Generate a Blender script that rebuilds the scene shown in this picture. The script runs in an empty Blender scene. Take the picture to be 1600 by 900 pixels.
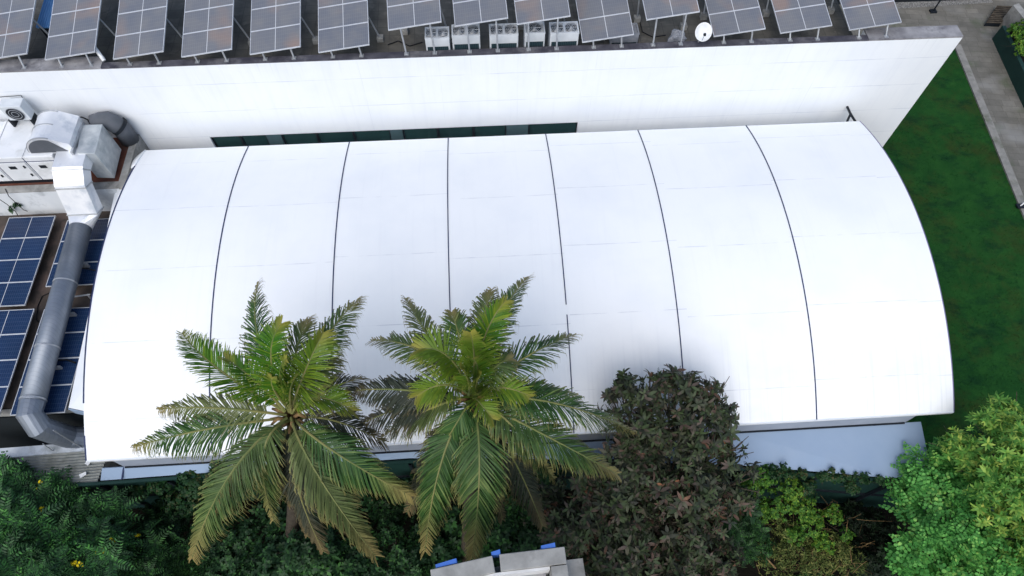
import bpy, math, random
import numpy as np
random.seed(7); rng = np.random.default_rng(7)
R_ = math.radians
sc = bpy.context.scene; col = sc.collection

# ---------------------------------------------------------------- camera, sky, sun, exposure
CAMZ = 28.0
F, PITCH, YAW, ROLL = 1032.84, R_(60.606), R_(3.985), R_(-0.683)
fw = np.array([math.sin(YAW)*math.cos(PITCH), math.cos(YAW)*math.cos(PITCH), -math.sin(PITCH)])
r0 = np.array([math.cos(YAW), -math.sin(YAW), 0.0]); d0 = np.cross(fw, r0)
rt = math.cos(ROLL)*r0 + math.sin(ROLL)*d0; dn = -math.sin(ROLL)*r0 + math.cos(ROLL)*d0
CAM = np.array([0, 0, CAMZ])
from mathutils import Matrix, Vector
cd = bpy.data.cameras.new('camera'); cam = bpy.data.objects.new('camera', cd); col.objects.link(cam)
cd.sensor_width = 36; cd.lens = F/1600*36; cd.clip_start = 0.1; cd.clip_end = 3000
cam.matrix_world = Matrix(((rt[0], -dn[0], -fw[0], 0), (rt[1], -dn[1], -fw[1], 0), (rt[2], -dn[2], -fw[2], CAMZ), (0, 0, 0, 1)))
sc.camera = cam
SUN_EL, SUN_AZ = R_(50), R_(200)     # azimuth clockwise from +Y: the light comes from behind the camera, a little left
w = bpy.data.worlds.new('World'); sc.world = w; w.use_nodes = True
nt = w.node_tree; sky = nt.nodes.new('ShaderNodeTexSky'); sky.sky_type = 'NISHITA'; sky.sun_disc = False
sky.sun_elevation = SUN_EL; sky.sun_rotation = SUN_AZ; sky.air_density = 1.0; sky.dust_density = 3.0
bg = nt.nodes['Background']; bg.inputs[1].default_value = 0.15
nt.links.new(sky.outputs[0], bg.inputs[0])
sl = bpy.data.lights.new('sun', 'SUN'); so = bpy.data.objects.new('sun', sl); col.objects.link(so)
sl.energy = 1.15; sl.angle = R_(65); sl.color = (0.955, 1.0, 0.985)
sdir = Vector((math.sin(SUN_AZ)*math.cos(SUN_EL), math.cos(SUN_AZ)*math.cos(SUN_EL), math.sin(SUN_EL)))
so.rotation_euler = sdir.to_track_quat('Z', 'Y').to_euler(); so.location = (0, -20, 60)
vs = sc.view_settings; vs.view_transform = 'Standard'; vs.look = 'None'; vs.gamma = 1; vs.use_curve_mapping = False
vs.exposure = 0.28

# ---------------------------------------------------------------- layout: a photo ray met with a real height / depth
def ray(px, py): return fw + (px-800)/F*rt + (py-450)/F*dn
def W(px, py, z): v = ray(px, py); return CAM + v*((z-CAMZ)/v[2])
def WY(px, py, Y): v = ray(px, py); return CAM + v*(Y/v[1])

# ---------------------------------------------------------------- helpers
def nrm(v): v = np.asarray(v, float); return v/np.linalg.norm(v)
class MB:
    def __init__(s): s.v = []; s.f = []; s.uv = {}
    def quad(s, a, b, c, d, uv=None):
        n = len(s.v); s.v += [tuple(a), tuple(b), tuple(c), tuple(d)]; s.f.append((n, n+1, n+2, n+3))
        if uv: s.uv[len(s.f)-1] = uv
    def box(s, x0, y0, z0, x1, y1, z1):
        n = len(s.v)
        s.v += [(x, y, z) for z in (z0, z1) for y in (y0, y1) for x in (x0, x1)]
        s.f += [tuple(n+i for i in q) for q in ((0, 2, 3, 1), (4, 5, 7, 6), (0, 1, 5, 4), (2, 6, 7, 3), (0, 4, 6, 2), (1, 3, 7, 5))]
        return s
    def prism(s, pts, z0, z1):
        n = len(s.v); k = len(pts)
        zs0 = z0 if hasattr(z0, '__len__') else [z0]*k; zs1 = z1 if hasattr(z1, '__len__') else [z1]*k
        s.v += [(p[0], p[1], zs0[i]) for i, p in enumerate(pts)] + [(p[0], p[1], zs1[i]) for i, p in enumerate(pts)]
        s.f.append(tuple(n+i for i in reversed(range(k)))); s.f.append(tuple(n+k+i for i in range(k)))
        for i in range(k): j = (i+1) % k; s.f.append((n+i, n+j, n+k+j, n+k+i))
        return s
    def sweep(s, pts, prof, up=(0, 0, 1), cap=True, scales=None):
        # prof: list of (side, up) offsets ; pts: polyline ; mitred
        P = [np.asarray(p, float) for p in pts]; n0 = len(s.v); k = len(prof); up = np.asarray(up, float)
        prev = None
        for i, p in enumerate(P):
            a = nrm(p-P[i-1]) if i > 0 else None; b = nrm(P[i+1]-p) if i < len(P)-1 else None
            t = nrm((a if a is not None else b)+(b if b is not None else a))
            if prev is None:
                side = np.cross(t, up)
                if np.linalg.norm(side) < 1e-3: side = np.cross(t, (1, 0, 0))
                side = nrm(side)
            else:
                side = prev - t*np.dot(prev, t); side = nrm(side)
            prev = side; u = np.cross(side, t)
            m = 1.0
            if a is not None and b is not None: m = 1/max(0.5, math.sqrt((1+np.dot(a, b))/2))
            sc_ = 1 if scales is None else scales[i]
            for (q, r) in prof: s.v.append(tuple(p+(side*q*m+u*r*m)*sc_ if False else p+(side*q+u*r)*sc_))
        for i in range(len(P)-1):
            for j in range(k):
                j2 = (j+1) % k
                s.f.append((n0+i*k+j, n0+i*k+j2, n0+(i+1)*k+j2, n0+(i+1)*k+j))
        if cap:
            s.f.append(tuple(n0+j for j in reversed(range(k)))); e = n0+(len(P)-1)*k; s.f.append(tuple(e+j for j in range(k)))
        return s
    def tube(s, pts, r, n=8, **k):
        return s.sweep(pts, [(r*math.cos(2*math.pi*i/n), r*math.sin(2*math.pi*i/n)) for i in range(n)], **k)
    def disc(s, c, r, n=24, z=None):
        n0 = len(s.v); s.v += [(c[0]+r*math.cos(2*math.pi*i/n), c[1]+r*math.sin(2*math.pi*i/n), c[2]) for i in range(n)]
        s.f.append(tuple(range(n0, n0+n))); return s
    def build(s, name, m, parent=None, smooth=False, loc=None, bevel=0):
        me = bpy.data.meshes.new(name); me.from_pydata(s.v, [], s.f); me.materials.append(m)
        if s.uv:
            ul = me.uv_layers.new(name='UVMap')
            for fi, uv in s.uv.items():
                for k, li in enumerate(me.polygons[fi].loop_indices): ul.data[li].uv = uv[k]
        if smooth: me.polygons.foreach_set('use_smooth', [True]*len(me.polygons))
        me.update(); o = bpy.data.objects.new(name, me); col.objects.link(o)
        if parent is not None:
            o.parent = parent
            o.matrix_parent_inverse = Matrix.Translation(-Vector(parent.location)) if parent.type == 'EMPTY' else Matrix.Identity(4)
            if parent.type != 'EMPTY': o.matrix_parent_inverse = (Matrix.Translation(-Vector(parent.parent.location)) if parent.parent and False else Matrix.Identity(4))
        if bevel:
            b = o.modifiers.new('bevel', 'BEVEL'); b.width = bevel; b.segments = 2; b.limit_method = 'ANGLE'
        return o
def tag(o, label=None, cat=None, group=None, kind=None):
    if label: o['label'] = label
    if cat: o['category'] = cat
    if group: o['group'] = group
    if kind: o['kind'] = kind
    return o
def thing(name, loc, label, cat, group=None):
    o = bpy.data.objects.new(name, None); col.objects.link(o); o.location = loc; o.empty_display_size = .3
    return tag(o, label, cat, group)
def copy_tree(o, parent=None):
    c = o.copy(); col.objects.link(c)
    if parent is not None: c.parent = parent
    for ch in list(o.children): copy_tree(ch, c)
    return c

# ---------------------------------------------------------------- materials
def newmat(name):
    m = bpy.data.materials.new(name); m.use_nodes = True; n = m.node_tree
    return m, n, n.nodes['Principled BSDF'], n.links.new
def N(n, t, **k):
    x = n.nodes.new(t)
    for a, b in k.items(): setattr(x, a, b)
    return x
def math_(n, op, a, b=None, c=None):
    x = N(n, 'ShaderNodeMath', operation=op)
    for i, q in enumerate((a, b, c)):
        if q is None: continue
        if isinstance(q, (int, float)): x.inputs[i].default_value = q
        else: n.links.new(q, x.inputs[i])
    return x.outputs[0]
def mix(n, f, a, b):
    x = N(n, 'ShaderNodeMix', data_type='RGBA')
    for i, q in ((0, f), (6, a), (7, b)):
        if isinstance(q, (int, float)): x.inputs[i].default_value = q
        elif isinstance(q, tuple): x.inputs[i].default_value = (*q, 1)
        else: n.links.new(q, x.inputs[i])
    return x.outputs[2]
def ramp(n, src, lo, hi):
    x = N(n, 'ShaderNodeMapRange'); x.inputs[1].default_value = lo; x.inputs[2].default_value = hi; n.links.new(src, x.inputs[0]); return x.outputs[0]
def noise(n, scale, detail=4, vec=None, rough=.55, sc3=None):
    x = N(n, 'ShaderNodeTexNoise'); x.inputs['Scale'].default_value = scale; x.inputs['Detail'].default_value = detail; x.inputs['Roughness'].default_value = rough
    if vec is None:
        tc = N(n, 'ShaderNodeNewGeometry'); vec = tc.outputs['Position']
    if sc3:
        mp = N(n, 'ShaderNodeMapping'); mp.inputs['Scale'].default_value = sc3; n.links.new(vec, mp.inputs[0]); vec = mp.outputs[0]
    n.links.new(vec, x.inputs['Vector']); return x.outputs[0]
def bump(n, b, src, strength=.3, dist=.02):
    x = N(n, 'ShaderNodeBump'); x.inputs['Strength'].default_value = strength; x.inputs['Distance'].default_value = dist
    n.links.new(src, x.inputs['Height']); n.links.new(x.outputs[0], b.inputs['Normal'])
def mottled(name, c1, c2, scale=3, rough=.7, metal=0, bmp=.2, c3=None, scale3=.6, sc3=None, fine=True):
    m, n, b, L = newmat(name)
    f = ramp(n, noise(n, scale, 6, sc3=sc3), .35, .68); c = mix(n, f, c1, c2)
    if c3: c = mix(n, ramp(n, noise(n, scale3, 7, rough=.65), .52, .7), c, c3)
    L(c, b.inputs['Base Color']); b.inputs['Roughness'].default_value = rough; b.inputs['Metallic'].default_value = metal
    if not metal and rough > .2: b.inputs['Specular IOR Level'].default_value = .08 if rough > .75 else .2
    if bmp: bump(n, b, noise(n, scale*8, 4), bmp)
    return m
def plain(name, c, rough=.5, metal=0): return mottled(name, tuple(x*.9 for x in c), tuple(min(1, x*1.08) for x in c), 5, rough, metal, .05)

def leafmat(name, cols, rough=.5, tip=None, transl=.25, fr_=None):
    m, n, b, L = newmat(name)
    g = N(n, 'ShaderNodeNewGeometry'); cr = N(n, 'ShaderNodeValToRGB'); el = cr.color_ramp.elements
    for i, (p, c) in enumerate(cols):
        e = el[i] if i < 2 else el.new(p)
        e.position = p; e.color = (*c, 1)
    nz = noise(n, .9, 3)
    f = math_(n, 'ADD', math_(n, 'MULTIPLY', g.outputs['Random Per Island'], .62), math_(n, 'MULTIPLY', ramp(n, nz, .3, .7), .38))
    L(f, cr.inputs[0]); c = cr.outputs[0]
    if fr_:
        oi = N(n, 'ShaderNodeObjectInfo'); c = mix(n, math_(n, 'MULTIPLY', ramp(n, oi.outputs['Random'], .25, 1.0), .75), c, fr_)
    if tip:
        uv = N(n, 'ShaderNodeUVMap'); s = N(n, 'ShaderNodeSeparateXYZ'); L(uv.outputs[0], s.inputs[0])
        a = ramp(n, s.outputs[1], .68, 1.0); a2 = ramp(n, s.outputs[0], .76, 1.0)
        c = mix(n, math_(n, 'MULTIPLY', math_(n, 'MAXIMUM', a, a2), tip[1]), c, tip[0])
    L(c, b.inputs['Base Color']); b.inputs['Roughness'].default_value = rough; b.inputs['Specular IOR Level'].default_value = .2
    if transl:
        t = N(n, 'ShaderNodeBsdfTranslucent'); L(c, t.inputs[0]); ms = N(n, 'ShaderNodeMixShader'); ms.inputs[0].default_value = transl
        L(b.outputs[0], ms.inputs[1]); L(t.outputs[0], ms.inputs[2]); L(ms.outputs[0], n.nodes['Material Output'].inputs[0])
    return m

def membrane_mat():
    m, n, b, L = newmat('white_membrane')
    uv = N(n, 'ShaderNodeUVMap'); s = N(n, 'ShaderNodeSeparateXYZ'); L(uv.outputs[0], s.inputs[0]); u, v = s.outputs[0], s.outputs[1]
    # welded sheet laps: faint lines along the hall, stepping a little from bay to bay
    bay = math_(n, 'FLOOR', math_(n, 'DIVIDE', math_(n, 'ADD', u, 13.77), 4.13))
    off = math_(n, 'MULTIPLY', math_(n, 'SINE', math_(n, 'MULTIPLY', bay, 2.7)), .16)
    t = math_(n, 'FRACT', math_(n, 'DIVIDE', math_(n, 'ADD', v, off), 2.62))
    line = math_(n, 'LESS_THAN', math_(n, 'ABSOLUTE', math_(n, 'SUBTRACT', t, .5)), .0055)
    br = ramp(n, noise(n, .8, 3, uv.outputs[0], sc3=(1.6, 1, 1)), .38, .6); line = math_(n, 'MULTIPLY', line, math_(n, 'MULTIPLY', br, .5))
    c = mix(n, ramp(n, noise(n, .35, 5, uv.outputs[0]), .45, .8), (.825, .85, .87), (.75, .785, .825))
    streak = ramp(n, noise(n, 1.0, 5, uv.outputs[0], sc3=(5.5, .22, 1)), .55, .8)
    c = mix(n, math_(n, 'MULTIPLY', streak, .2), c, (.68, .71, .75))
    # dust tide near the two eaves
    ev = math_(n, 'MULTIPLY', ramp(n, v, 4.6, 0.0), ramp(n, noise(n, .9, 6, uv.outputs[0]), .45, .72)); c = mix(n, math_(n, 'MULTIPLY', ev, .35), c, (.58, .62, .67)); es = math_(n, 'MULTIPLY', ramp(n, v, 3.4, .2), ramp(n, noise(n, 1.0, 5, uv.outputs[0], sc3=(7, .15, 1)), .52, .72)); c = mix(n, math_(n, 'MULTIPLY', es, .45), c, (.52, .56, .62))
    spk = math_(n, 'LESS_THAN', noise(n, 5.5, 2, uv.outputs[0]), .215)
    spk = math_(n, 'MULTIPLY', spk, ramp(n, noise(n, .3, 2, uv.outputs[0]), .45, .6))
    c = mix(n, math_(n, 'MULTIPLY', spk, .45), c, (.3, .31, .34))
    c = mix(n, line, c, (.45, .48, .55))
    L(c, b.inputs['Base Color']); b.inputs['Roughness'].default_value = .55; b.inputs['Specular IOR Level'].default_value = .3
    bump(n, b, noise(n, .55, 3, uv.outputs[0]), .25, .08)
    return m
def wall_mat():
    m, n, b, L = newmat('white_render')
    g = N(n, 'ShaderNodeNewGeometry'); s = N(n, 'ShaderNodeSeparateXYZ'); L(g.outputs['Position'], s.inputs[0])
    wob = math_(n, 'MULTIPLY', math_(n, 'SUBTRACT', noise(n, 1.1, 4), .5), .05)
    z = math_(n, 'ADD', s.outputs[2], wob)
    t = math_(n, 'FRACT', math_(n, 'DIVIDE', math_(n, 'SUBTRACT', z, .35), 1.42))
    line = math_(n, 'LESS_THAN', math_(n, 'ABSOLUTE', math_(n, 'SUBTRACT', t, .5)), .009)
    line = math_(n, 'MULTIPLY', line, ramp(n, noise(n, .9, 4, sc3=(1, 1, 2.5)), .36, .62))
    tx = math_(n, 'FRACT', math_(n, 'DIVIDE', math_(n, 'ADD', s.outputs[0], wob), 3.05))
    lx = math_(n, 'LESS_THAN', math_(n, 'ABSOLUTE', math_(n, 'SUBTRACT', tx, .5)), .004)
    lx = math_(n, 'MULTIPLY', lx, math_(n, 'MULTIPLY', ramp(n, noise(n, .7, 4), .4, .7), .4))
    c = mix(n, ramp(n, noise(n, .5, 5), .4, .75), (.79, .825, .86), (.73, .77, .825))
    st = math_(n, 'MULTIPLY', ramp(n, noise(n, 1.0, 6, sc3=(4.5, 1, .25)), .5, .8), .22); c = mix(n, st, c, (.58, .62, .70))
    # grime running down from the coping
    gr = math_(n, 'MULTIPLY', ramp(n, s.outputs[2], 9.3, 10.6), ramp(n, noise(n, 1.0, 6, sc3=(9, 1, .3)), .55, .8)); c = mix(n, math_(n, 'MULTIPLY', gr, .35), c, (.42, .45, .5))
    c = mix(n, math_(n, 'MULTIPLY', math_(n, 'MAXIMUM', line, lx), .55), c, (.40, .45, .55))
    L(c, b.inputs['Base Color']); b.inputs['Roughness'].default_value = .8; b.inputs['Specular IOR Level'].default_value = .2
    bump(n, b, noise(n, 14, 5), .15, .01); return m
def panel_mat(name, base, base2, dust, rough, warm=0.0, gs=.16):
    m, n, b, L = newmat(name)
    uv = N(n, 'ShaderNodeUVMap'); s = N(n, 'ShaderNodeSeparateXYZ'); L(uv.outputs[0], s.inputs[0]); u, v = s.outputs[0], s.outputs[1]
    def ln(x, k, wd): return math_(n, 'GREATER_THAN', math_(n, 'ABSOLUTE', math_(n, 'SUBTRACT', math_(n, 'FRACT', math_(n, 'MULTIPLY', x, k)), .5)), .5-wd)
    grid = math_(n, 'MAXIMUM', ln(u, 24, .05), ln(v, 6, .03))
    mid = math_(n, 'LESS_THAN', math_(n, 'ABSOLUTE', math_(n, 'SUBTRACT', u, .5)), .006)
    c = mix(n, ramp(n, noise(n, .7, 3), .35, .65), base, base2)
    c = mix(n, math_(n, 'MULTIPLY', ramp(n, noise(n, 1.6, 6), .4, .75), .5), c, dust)
    if warm: c = mix(n, math_(n, 'MULTIPLY', ramp(n, noise(n, .55, 2), .56, .72), warm), c, (.33, .20, .13))  # warm brown blotches mixed in at random
    c = mix(n, math_(n, 'MULTIPLY', grid, gs), c, tuple(min(1, x*2.0+.06) for x in dust))
    sp = math_(n, 'LESS_THAN', noise(n, 3.2, 2), .2); c = mix(n, math_(n, 'MULTIPLY', sp, .6), c, (.6, .6, .6))
    c = mix(n, mid, c, (.55, .57, .6))
    L(c, b.inputs['Base Color']); b.inputs['Roughness'].default_value = rough; b.inputs['Specular IOR Level'].default_value = .5
    return m
def grass_mat():
    m, n, b, L = newmat('lawn_grass')
    c = mix(n, ramp(n, noise(n, .9, 8, rough=.7), .3, .7), (.006, .045, .010), (.019, .084, .016))
    c = mix(n, math_(n, 'MULTIPLY', ramp(n, noise(n, .33, 8, rough=.75), .48, .66), .72), c, (.038, .040, .011))
    c = mix(n, math_(n, 'MULTIPLY', ramp(n, noise(n, 14, 4), .45, .75), .45), c, (.010, .056, .014))
    c = mix(n, math_(n, 'MULTIPLY', ramp(n, noise(n, .5, 7, rough=.8, sc3=(1, 1.7, 1)), .5, .62), .7), c, (.003, .026, .011))
    L(c, b.inputs['Base Color']); b.inputs['Roughness'].default_value = .95; b.inputs['Specular IOR Level'].default_value = .1
    bump(n, b, noise(n, 30, 5), .8, .04); return m
def paver_mat():
    m, n, b, L = newmat('stone_pavers')
    g = N(n, 'ShaderNodeNewGeometry'); br = N(n, 'ShaderNodeTexBrick'); mp = N(n, 'ShaderNodeMapping'); mp.inputs['Rotation'].default_value = (0, 0, R_(8))
    L(g.outputs['Position'], mp.inputs[0]); L(mp.outputs[0], br.inputs['Vector'])
    br.inputs['Scale'].default_value = 1.0; br.inputs['Brick Width'].default_value = .75; br.inputs['Row Height'].default_value = .45; br.inputs['Mortar Size'].default_value = .012
    br.inputs['Color1'].default_value = (.155, .148, .13, 1); br.inputs['Color2'].default_value = (.215, .205, .18, 1); br.inputs['Mortar'].default_value = (.105, .10, .088, 1); br.offset_frequency = 3; br.squash = 1.7; br.squash_frequency = 2
    c = mix(n, math_(n, 'MULTIPLY', ramp(n, noise(n, .6, 8, rough=.7), .36, .68), .85), br.outputs[0], (.085, .083, .070))
    c = mix(n, math_(n, 'MULTIPLY', ramp(n, noise(n, .55, 5, sc3=(1, 1, 5)), .55, .72), .6), c, (.05, .08, .03))
    c = mix(n, math_(n, 'MULTIPLY', ramp(n, noise(n, .31, 3), .55, .7), .5), c, (.26, .265, .265))
    L(c, b.inputs['Base Color']); b.inputs['Roughness'].default_value = .75; bump(n, b, br.outputs['Fac'], -.3, .01); return m
def deck_mat():
    m, n, b, L = newmat('roof_deck_concrete')
    g = N(n, 'ShaderNodeNewGeometry'); br = N(n, 'ShaderNodeTexBrick'); L(g.outputs['Position'], br.inputs['Vector'])
    br.inputs['Scale'].default_value = 1.0; br.inputs['Brick Width'].default_value = .5; br.inputs['Row Height'].default_value = .5; br.offset = 0; br.inputs['Mortar Size'].default_value = .01
    br.inputs['Color1'].default_value = (.12, .115, .10, 1); br.inputs['Color2'].default_value = (.15, .142, .122, 1); br.inputs['Mortar'].default_value = (.07, .066, .058, 1)
    c = mix(n, ramp(n, noise(n, .9, 7, rough=.65), .38, .68), br.outputs[0], (.065, .062, .055))
    c = mix(n, math_(n, 'MULTIPLY', ramp(n, noise(n, 2.2, 6), .58, .72), .6), c, (.22, .205, .175))
    L(c, b.inputs['Base Color']); b.inputs['Roughness'].default_value = .85; bump(n, b, noise(n, 12, 5), .3, .02); return m
def stripes_mat(name, c1, c2, axis, pitch, rough=.6, dirt=None, metal=0):
    m, n, b, L = newmat(name)
    g = N(n, 'ShaderNodeNewGeometry'); s = N(n, 'ShaderNodeSeparateXYZ'); L(g.outputs['Position'], s.inputs[0])
    t = math_(n, 'FRACT', math_(n, 'DIVIDE', s.outputs[axis], pitch)); f = ramp(n, t, .75, .9)
    c = mix(n, f, c1, c2)
    if dirt: c = mix(n, ramp(n, noise(n, 1.3, 7, rough=.7), .45, .7), c, dirt)
    L(c, b.inputs['Base Color']); b.inputs['Roughness'].default_value = rough; b.inputs['Metallic'].default_value = metal; b.inputs['Specular IOR Level'].default_value = .06
    return m
def spiral_mat():
    m, n, b, L = newmat('spiral_galvanised_steel')
    g = N(n, 'ShaderNodeNewGeometry'); s = N(n, 'ShaderNodeSeparateXYZ'); L(g.outputs['Position'], s.inputs[0])
    t = math_(n, 'FRACT', math_(n, 'MULTIPLY', math_(n, 'SUBTRACT', s.outputs[1], math_(n, 'MULTIPLY', s.outputs[2], .9)), 6.5))
    f = math_(n, 'GREATER_THAN', t, .88)
    c = mix(n, ramp(n, noise(n, 1.2, 5), .35, .7), (.17, .20, .245), (.25, .28, .325)); c = mix(n, math_(n, 'MULTIPLY', f, .35), c, (.13, .15, .18))
    L(c, b.inputs['Base Color']); b.inputs['Metallic'].default_value = .55; b.inputs['Roughness'].default_value = .45; bump(n, b, t, .3, .02); return m

M = dict(
 membrane=membrane_mat(), wall=wall_mat(), seam=plain('seam_batten', (.020, .032, .095), .5),
 trim=mottled('white_trim', (.73, .77, .81), (.79, .82, .85), 2, .5, 0, .05),
 sidewall=mottled('grey_sheet', (.27, .31, .38), (.33, .37, .44), 1.2, .6, 0, .05),
 leanto=mottled('blue_grey_sheet', (.24, .325, .45), (.26, .345, .47), .8, .7, 0, .05, (.265, .345, .46), .5),
 dark=plain('dark_metal', (.012, .016, .022), .5), edge=plain('purple_edge_trim', (.16, .15, .27), .5),
 glass=mottled('green_glass', (.012, .040, .042), (.018, .055, .055), .8, .12, 0, 0),
 pier=mottled('bluegreen_panel', (.055, .10, .115), (.07, .12, .135), 2, .5, 0, .05),
 coping=mottled('weathered_coping', (.17, .17, .185), (.33, .33, .345), 1.6, .85, 0, .4, (.07, .07, .085), .9),
 copedark=mottled('damp_coping', (.045, .045, .06), (.10, .10, .12), 1.8, .85, 0, .4, (.16, .16, .17), .9),
 deck=deck_mat(), pv=panel_mat('dusty_pv_glass', (.125, .138, .168), (.15, .158, .178), (.215, .21, .20), .32, .45),
 pvb=panel_mat('blue_pv_glass', (.004, .017, .058), (.008, .027, .084), (.010, .034, .085), .25, 0, .42),
 alu=plain('aluminium_frame', (.60, .62, .65), .4, .3), galv=mottled('galvanised_steel', (.36, .38, .41), (.48, .50, .52), 4, .4, .5, .05),
 duct=mottled('bright_sheet_metal', (.70, .73, .78), (.80, .82, .85), 2.5, .38, .35, .05, (.50, .55, .62), 1.1),
 plenum=mottled('dull_sheet_metal', (.40, .44, .47), (.58, .61, .62), 3.0, .42, .45, .05, (.30, .35, .38), 1.2),
 spiral=spiral_mat(), ahu=mottled('painted_ahu_panel', (.66, .69, .72), (.74, .76, .79), 1.5, .45, 0, .05, (.55, .57, .58), 1.2),
 rubber=mottled('grey_insulation', (.085, .095, .11), (.11, .12, .14), 2, .6, 0, .1), cable=plain('black_cable', (.01, .011, .014), .5),
 redfloor=mottled('red_oxide_floor', (.12, .045, .032), (.17, .075, .055), 2, .8, 0, .2, (.08, .06, .055), 1.0),
 concrete=mottled('concrete', (.24, .24, .23), (.36, .36, .345), 2.5, .85, 0, .3, (.13, .13, .125), 1.0),
 stained=mottled('stained_white_wall', (.60, .64, .68), (.68, .71, .74), 1.5, .8, 0, .2, (.34, .37, .40), 1.0, sc3=(1, 1, .3)),
 lowdeck=mottled('brown_screed', (.060, .050, .044), (.095, .078, .068), 1.8, .85, 0, .3, (.14, .10, .085), .9),
 louver=stripes_mat('dark_louvre', (.012, .016, .019), (.005, .006, .008), 2, .19, .6, (.010, .012, .013)),
 corr=mottled('old_corrugated_sheet', (.20, .215, .21), (.28, .30, .29), 3, .75, 0, .2, (.10, .11, .10), 1.3),
 gutter=mottled('pale_gutter', (.42, .47, .54), (.55, .60, .66), 2, .7, 0, .2, (.25, .28, .3), 1.4),
 fence=mottled('dark_green_sheet', (.010, .034, .030), (.014, .045, .038), 1.2, .55, 0, .05),
 bluesheet=mottled('blue_sheet', (.16, .38, .70), (.22, .45, .76), 2, .5, 0, .05), tarp=plain('blue_tarp', (.06, .16, .52), .6),
 white=plain('white_enamel', (.72, .74, .76), .4), casing=mottled('condenser_casing', (.52, .56, .60), (.62, .66, .70), 2, .45, 0, .05),
 coil=stripes_mat('condenser_coil', (.02, .04, .05), (.05, .08, .09), 0, .07, .6),
 fan=mottled('fan_grille', (.12, .15, .18), (.20, .23, .26), 6, .5, .2, .1),
 sack=mottled('grey_plastic', (.22, .24, .28), (.32, .34, .38), 5, .6, 0, .3),
 grass=grass_mat(), paver=paver_mat(), soil=mottled('dark_soil', (.005, .005, .004), (.011, .010, .007), 1.2, .95, 0, .5),
 gravel=mottled('pale_gravel', (.10, .10, .10), (.36, .36, .35), 16, .9, 0, 1.0),
 kerb=mottled('kerb_stone', (.20, .20, .19), (.28, .275, .26), 3, .85, 0, .2, (.13, .14, .11), 1.2),
 bark=mottled('grey_bark', (.055, .045, .035), (.11, .095, .075), 5, .9, 0, .6), palmbark=mottled('palm_bark', (.040, .034, .026), (.075, .064, .05), 6, .9, 0, .6),
 rachis=mottled('palm_midrib', (.10, .14, .045), (.24, .22, .085), .9, .5, 0, .05), husk=mottled('brown_husk', (.16, .10, .05), (.28, .19, .09), 8, .9, 0, .5), coconut=mottled('young_coconut', (.16, .12, .03), (.26, .20, .06), 3, .5, 0, .1),
 ofwall=mottled('white_parapet_inside', (.55, .56, .57), (.66, .67, .68), 2, .8, 0, .2, (.36, .37, .38), 1.5),
)
M['palm'] = leafmat('palm_leaflet', [(0, (.018, .052, .018)), (1, (.25, .32, .10)), (.55, (.055, .13, .034))], .4, ((.42, .32, .13), .75), .25, (.17, .19, .075))
M['palmyoung'] = leafmat('young_palm_leaflet', [(0, (.022, .11, .012)), (1, (.28, .36, .03)), (.5, (.075, .20, .018))], .38, ((.45, .36, .09), .6), .28, (.17, .24, .03))
M['palmold'] = leafmat('old_palm_leaflet', [(0, (.024, .034, .026)), (1, (.075, .080, .055)), (.5, (.042, .052, .036))], .55, ((.22, .16, .07), .7), .15)
M['palmdead'] = leafmat('dead_palm_leaflet', [(0, (.12, .07, .03)), (1, (.36, .23, .10)), (.5, (.24, .15, .065))], .7, None, .15)
M['darkleaf'] = leafmat('dark_leather_leaf', [(0, (.014, .015, .012)), (.30, (.030, .036, .024)), (.56, (.055, .085, .036)), (.76, (.085, .066, .056)), (.90, (.12, .068, .045)), (1, (.30, .12, .05))], .45, None, .12)
M['bright'] = leafmat('bright_green_leaf', [(0, (.022, .10, .020)), (1, (.40, .62, .14)), (.40, (.075, .28, .055)), (.72, (.15, .42, .09))], .5, None, .3)
M['yellowgreen'] = leafmat('yellow_green_leaf', [(0, (.040, .15, .026)), (1, (.66, .70, .15)), (.45, (.12, .30, .055)), (.75, (.32, .48, .09))], .5, None, .3)
M['fern'] = leafmat('feathery_leaf', [(0, (.028, .062, .032)), (1, (.17, .50, .10)), (.45, (.050, .115, .052)), (.72, (.075, .22, .065))], .5, None, .25)
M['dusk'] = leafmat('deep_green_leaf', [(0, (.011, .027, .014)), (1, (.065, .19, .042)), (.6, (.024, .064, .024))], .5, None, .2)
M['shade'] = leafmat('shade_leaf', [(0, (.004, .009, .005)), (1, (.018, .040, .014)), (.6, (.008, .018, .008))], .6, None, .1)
M['vine'] = leafmat('vine_leaf', [(0, (.018, .060, .012)), (1, (.24, .36, .04)), (.5, (.065, .18, .024))], .5, None, .3)
M['vinedark'] = leafmat('dark_vine_leaf', [(0, (.008, .028, .012)), (1, (.055, .16, .032)), (.6, (.018, .062, .018)), (.93, (.09, .07, .03))], .5, None, .2)
M['dry'] = leafmat('dry_leaf', [(0, (.035, .06, .016)), (1, (.26, .25, .08)), (.5, (.09, .13, .032))], .7, None, .2)
M['flower'] = plain('yellow_petal', (.80, .62, .01), .6)

# ================================================================= SETTING
HN, HZ, YC, HR = 6.653, 5.772, 14.168, 13.789      # near eave depth / height, vault axis depth, vault radius
ZC = 8.0-HR
AN, AF = R_(33.02), R_(20.64)
XS = [-13.769, -9.60, -5.478, -1.404, 2.653, 6.536, 11.142, 16.026]

g = MB(); g.quad((-400, -400, 0), (400, -400, 0), (400, 400, 0), (-400, 400, 0)); tag(g.build('ground', M['soil']), kind='structure')
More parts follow.
